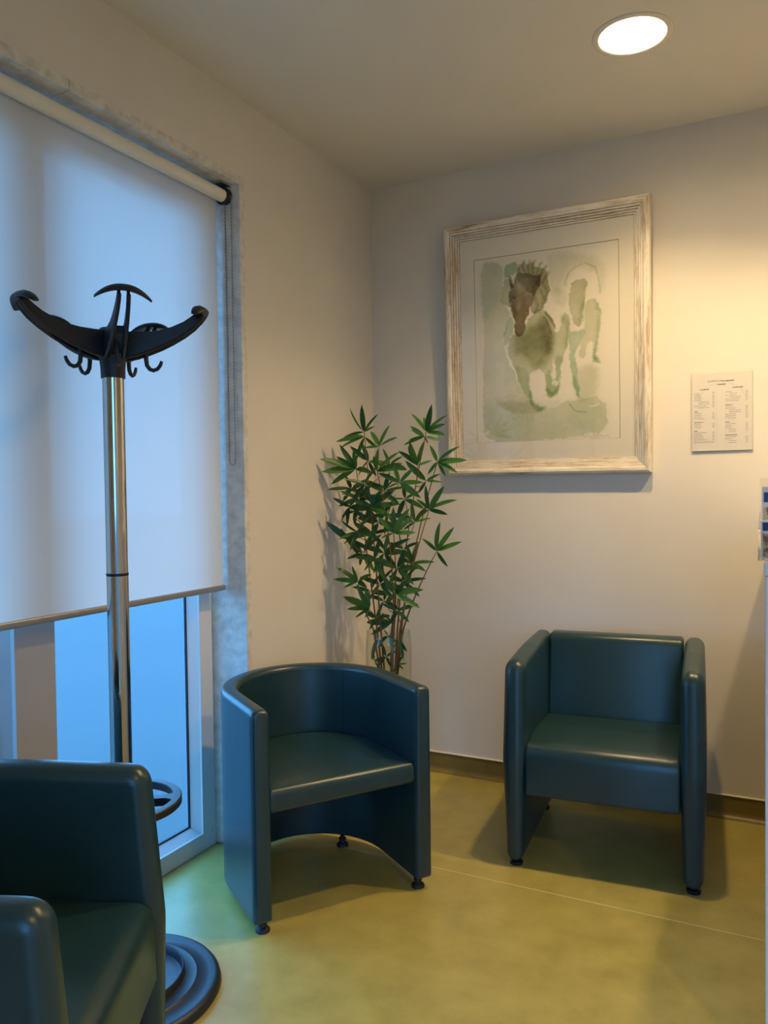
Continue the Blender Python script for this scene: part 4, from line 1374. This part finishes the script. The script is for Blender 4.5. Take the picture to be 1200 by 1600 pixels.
# clusters: node, leaf tips (in the enlarged plant view), depth offset
CL = [
 ((297, 250), [(212, 135), (283, 108), (368, 155), (350, 215), (186, 268)], -0.02),
 ((300, 275), [(145, 295), (165, 325), (215, 262), (365, 335), (250, 400)], 0.03),
 ((375, 325), [(423, 207), (467, 273), (330, 240), (300, 330)], -0.05),
 ((365, 455), [(470, 345), (487, 405), (360, 330), (345, 370), (455, 440)], -0.07),
 ((255, 440), [(68, 385), (75, 455), (118, 522), (150, 378), (165, 315), (240, 340), (330, 455)], 0.0),
 ((620, 248), [(548, 150), (648, 106), (725, 157), (718, 262), (712, 205), (605, 165)], 0.0),
 ((612, 275), [(533, 215), (525, 292), (500, 318), (630, 310), (700, 295), (540, 235)], 0.06),
 ((678, 405), [(785, 312), (830, 394), (782, 460), (640, 318), (722, 482), (625, 472)], -0.06),
 ((575, 425), [(472, 345), (530, 300), (608, 288), (652, 395), (520, 318)], 0.02),
 ((620, 505), [(705, 510), (510, 400), (690, 465), (575, 570), (560, 440)], 0.05),
 ((482, 515), [(602, 510), (582, 582), (553, 430), (368, 462), (450, 420), (400, 545)], -0.09),
 ((635, 655), [(615, 525), (710, 532), (768, 592), (732, 680), (568, 595), (560, 700)], -0.03),
 ((560, 720), [(645, 695), (540, 610), (480, 700), (620, 640), (500, 760)], 0.04),
 ((675, 870), [(602, 803), (680, 722), (762, 742), (804, 818), (728, 958)], -0.02),
 ((450, 778), [(368, 690), (448, 640), (550, 690), (566, 772), (380, 800), (520, 650)], -0.10),
 ((265, 1027), [(150, 950), (230, 945), (135, 1015), (185, 1062), (330, 990), (300, 1050)], -0.03),
 ((325, 1172), [(184, 1100), (200, 1165), (246, 1215), (255, 1045), (302, 1050), (300, 1220)], -0.06),
 ((455, 1092), [(592, 1065), (588, 1165), (537, 1010), (378, 985), (400, 1150), (460, 1010)], -0.08),
 ((545, 935), [(662, 920), (615, 972), (520, 840), (575, 818), (470, 900), (500, 1000)], 0.03),
 ((215, 812), [(120, 735), (180, 760), (260, 880), (290, 760), (195, 830), (310, 850)], 0.0),
 ((290, 885), [(225, 900), (370, 800), (270, 940), (380, 930), (200, 790), (340, 960)], 0.02),
 ((230, 545), [(125, 548), (190, 605), (300, 500), (330, 590), (205, 490), (185, 570)], 0.0),
 ((270, 600), [(180, 630), (190, 560), (380, 580), (350, 660), (250, 690), (330, 530)], -0.03),
 ((250, 660), [(190, 680), (245, 720), (350, 640), (330, 720), (200, 625), (300, 590)], 0.02),
 ((330, 640), [(240, 600), (450, 620), (430, 690), (300, 720), (380, 560), (430, 560)], -0.05),
 ((400, 560), [(310, 510), (500, 540), (470, 620), (330, 600), (420, 480), (450, 500)], -0.02),
 ((420, 680), [(330, 690), (520, 690), (400, 770), (480, 740), (350, 610), (450, 590)], 0.03),
 ((340, 780), [(250, 730), (430, 760), (300, 850), (400, 850), (350, 690), (260, 800)], 0.04),
 ((400, 880), [(310, 850), (490, 870), (350, 960), (460, 950), (420, 790), (500, 810)], 0.0),
 ((350, 910), [(265, 900), (430, 940), (300, 960), (400, 1000), (370, 830)], -0.05),
 ((500, 860), [(490, 940), (570, 830), (480, 780), (540, 920), (430, 830)], 0.05),
 ((380, 1040), [(290, 1010), (470, 1050), (330, 1110), (440, 1110), (390, 950), (440, 970)], 0.0),
 ((500, 1030), [(600, 1015), (570, 1090), (430, 1000), (520, 950), (560, 960)], 0.0),
 ((400, 1130), [(330, 1100), (470, 1170), (370, 1200), (420, 1050)], 0.04),
 ((510, 600), [(590, 640), (430, 600), (500, 520), (570, 560), (470, 680)], 0.05),
 ((320, 400), [(240, 340), (395, 420), (270, 470), (350, 470), (290, 320)], 0.05),
 ((440, 1240), [(350, 1290), (395, 1200), (330, 1240), (470, 1190)], 0.02),
 ((300, 520), [(210, 500), (390, 530), (250, 590), (350, 450), (205, 560), (330, 610)], -0.06),
 ((220, 640), [(150, 600), (185, 700), (300, 640), (270, 560), (205, 720)], 0.01),
 ((370, 720), [(280, 700), (460, 740), (330, 800), (420, 640), (300, 640)], -0.03),
 ((260, 770), [(180, 800), (340, 780), (230, 850), (300, 700), (190, 720)], -0.04),
 ((470, 960), [(390, 930), (560, 960), (430, 1040), (500, 880), (540, 1030)], -0.04),
 ((330, 1080), [(250, 1060), (410, 1090), (290, 1150), (370, 1010)], 0.03),
 ((470, 1180), [(560, 1150), (400, 1150), (520, 1230), (430, 1240), (480, 1100)], -0.03),
 ((360, 1220), [(300, 1180), (420, 1210), (330, 1270), (390, 1150)], -0.02),
 ((430, 420), [(360, 400), (500, 440), (400, 350), (480, 380)], 0.05),
 # inside the vase
 ((420, 1310), [(360, 1360), (480, 1350), (400, 1280), (450, 1400)], -0.02),
 ((350, 1440), [(390, 1500), (330, 1380), (400, 1440)], -0.01),
 ((360, 1330), [(330, 1400), (345, 1275), (400, 1380), (335, 1440)], 0.0),
 ((480, 1330), [(520, 1400), (505, 1285), (440, 1380), (515, 1440)], 0.0),
 ((410, 1420), [(345, 1440), (470, 1390), (390, 1350), (440, 1480), (360, 1480)], 0.01),
 ((475, 1460), [(525, 1455), (500, 1400), (445, 1500), (515, 1490)], 0.0),
]
# stems from the vase up to the tallest clusters
TOPS = [0, 5, 13, 3, 4, 7, 14, 15, 17, 11]
MOUTH = [(385, 1275), (470, 1275), (498, 1270), (448, 1278), (365, 1272), (490, 1275), (452, 1275), (345, 1270), (440, 1280), (480, 1275)]
stems = []
paths = []
nodes = [cpx(c[0][0], c[0][1], VY + c[2]) for c in CL]
for k, (ti, mo) in enumerate(zip(TOPS, MOUTH)):
    top = nodes[ti]
    mth = cpx(mo[0], mo[1], VY + rnd.uniform(-0.05, 0.05))
    mth = Vector((max(VXc - 0.07, min(VXc + 0.07, mth.x)), max(VY - 0.05, min(VY + 0.05, mth.y)), vase_h))
    foot = Vector((VXc + (mth.x - VXc) * -0.5, VY + (mth.y - VY) * -0.5, 0.022))
    pts = []
    for i in range(7):
        pts.append(foot.lerp(mth, i / 6))
    d0 = (mth - foot).normalized()
    c1 = mth + Vector((d0.x * 0.35, d0.y * 0.35, (top.z - mth.z) * 0.45))
    for i in range(1, 13):
        u = i / 12
        pts.append(mth * (1 - u) ** 2 + c1 * 2 * u * (1 - u) + top * u * u)
    paths.append(pts)
    stems.append(MB())
    rads = [0.0044 - 0.0028 * i / (len(pts) - 1) for i in range(len(pts))]
    stems[k].tube([p - plant.location for p in pts], rads, 7)
own = {}
for ci, nd_ in enumerate(nodes):
    if ci in TOPS:
        own[ci] = TOPS.index(ci); continue
    best = None
    for k, pts in enumerate(paths):
        for p in pts:
            if p.z < nd_.z - 0.02 or CL[ci][0][1] > 1280:
                dd = (p - nd_).length + (0.02 if p.z > nd_.z - 0.05 else 0)
                if best is None or dd < best[0]:
                    best = (dd, k, p)
    own[ci] = best[1]
    p = best[2]
    mid = p.lerp(nd_, 0.5) + Vector((0, 0, -0.012))
    stems[best[1]].tube([q - plant.location for q in (p, mid, nd_)], [0.0018, 0.0016, 0.0012], 6)
stem_obj = []
for k, mbs in enumerate(stems):
    stem_obj.append(mbs.build('stem', 'stem_bark', plant))
for ci, (nc, tips, dy) in enumerate(CL):
    P = nodes[ci]
    invase = nc[1] > 1300
    for (tx, ty) in tips:
        yy = P.y + (rnd.uniform(-0.03, 0.03) if invase else rnd.uniform(-0.075, 0.045))
        if ci >= 19 and not invase:
            tx = nc[0] + (tx - nc[0]) * 1.22
            ty = nc[1] + (ty - nc[1]) * 1.22
        Q = cpx(tx, ty, yy)
        if invase:
            rr = Vector((Q.x - VXc, Q.y - VY))
            if rr.length > 0.075:
                rr = rr.normalized() * 0.075
                Q = Vector((VXc + rr.x, VY + rr.y, Q.z))
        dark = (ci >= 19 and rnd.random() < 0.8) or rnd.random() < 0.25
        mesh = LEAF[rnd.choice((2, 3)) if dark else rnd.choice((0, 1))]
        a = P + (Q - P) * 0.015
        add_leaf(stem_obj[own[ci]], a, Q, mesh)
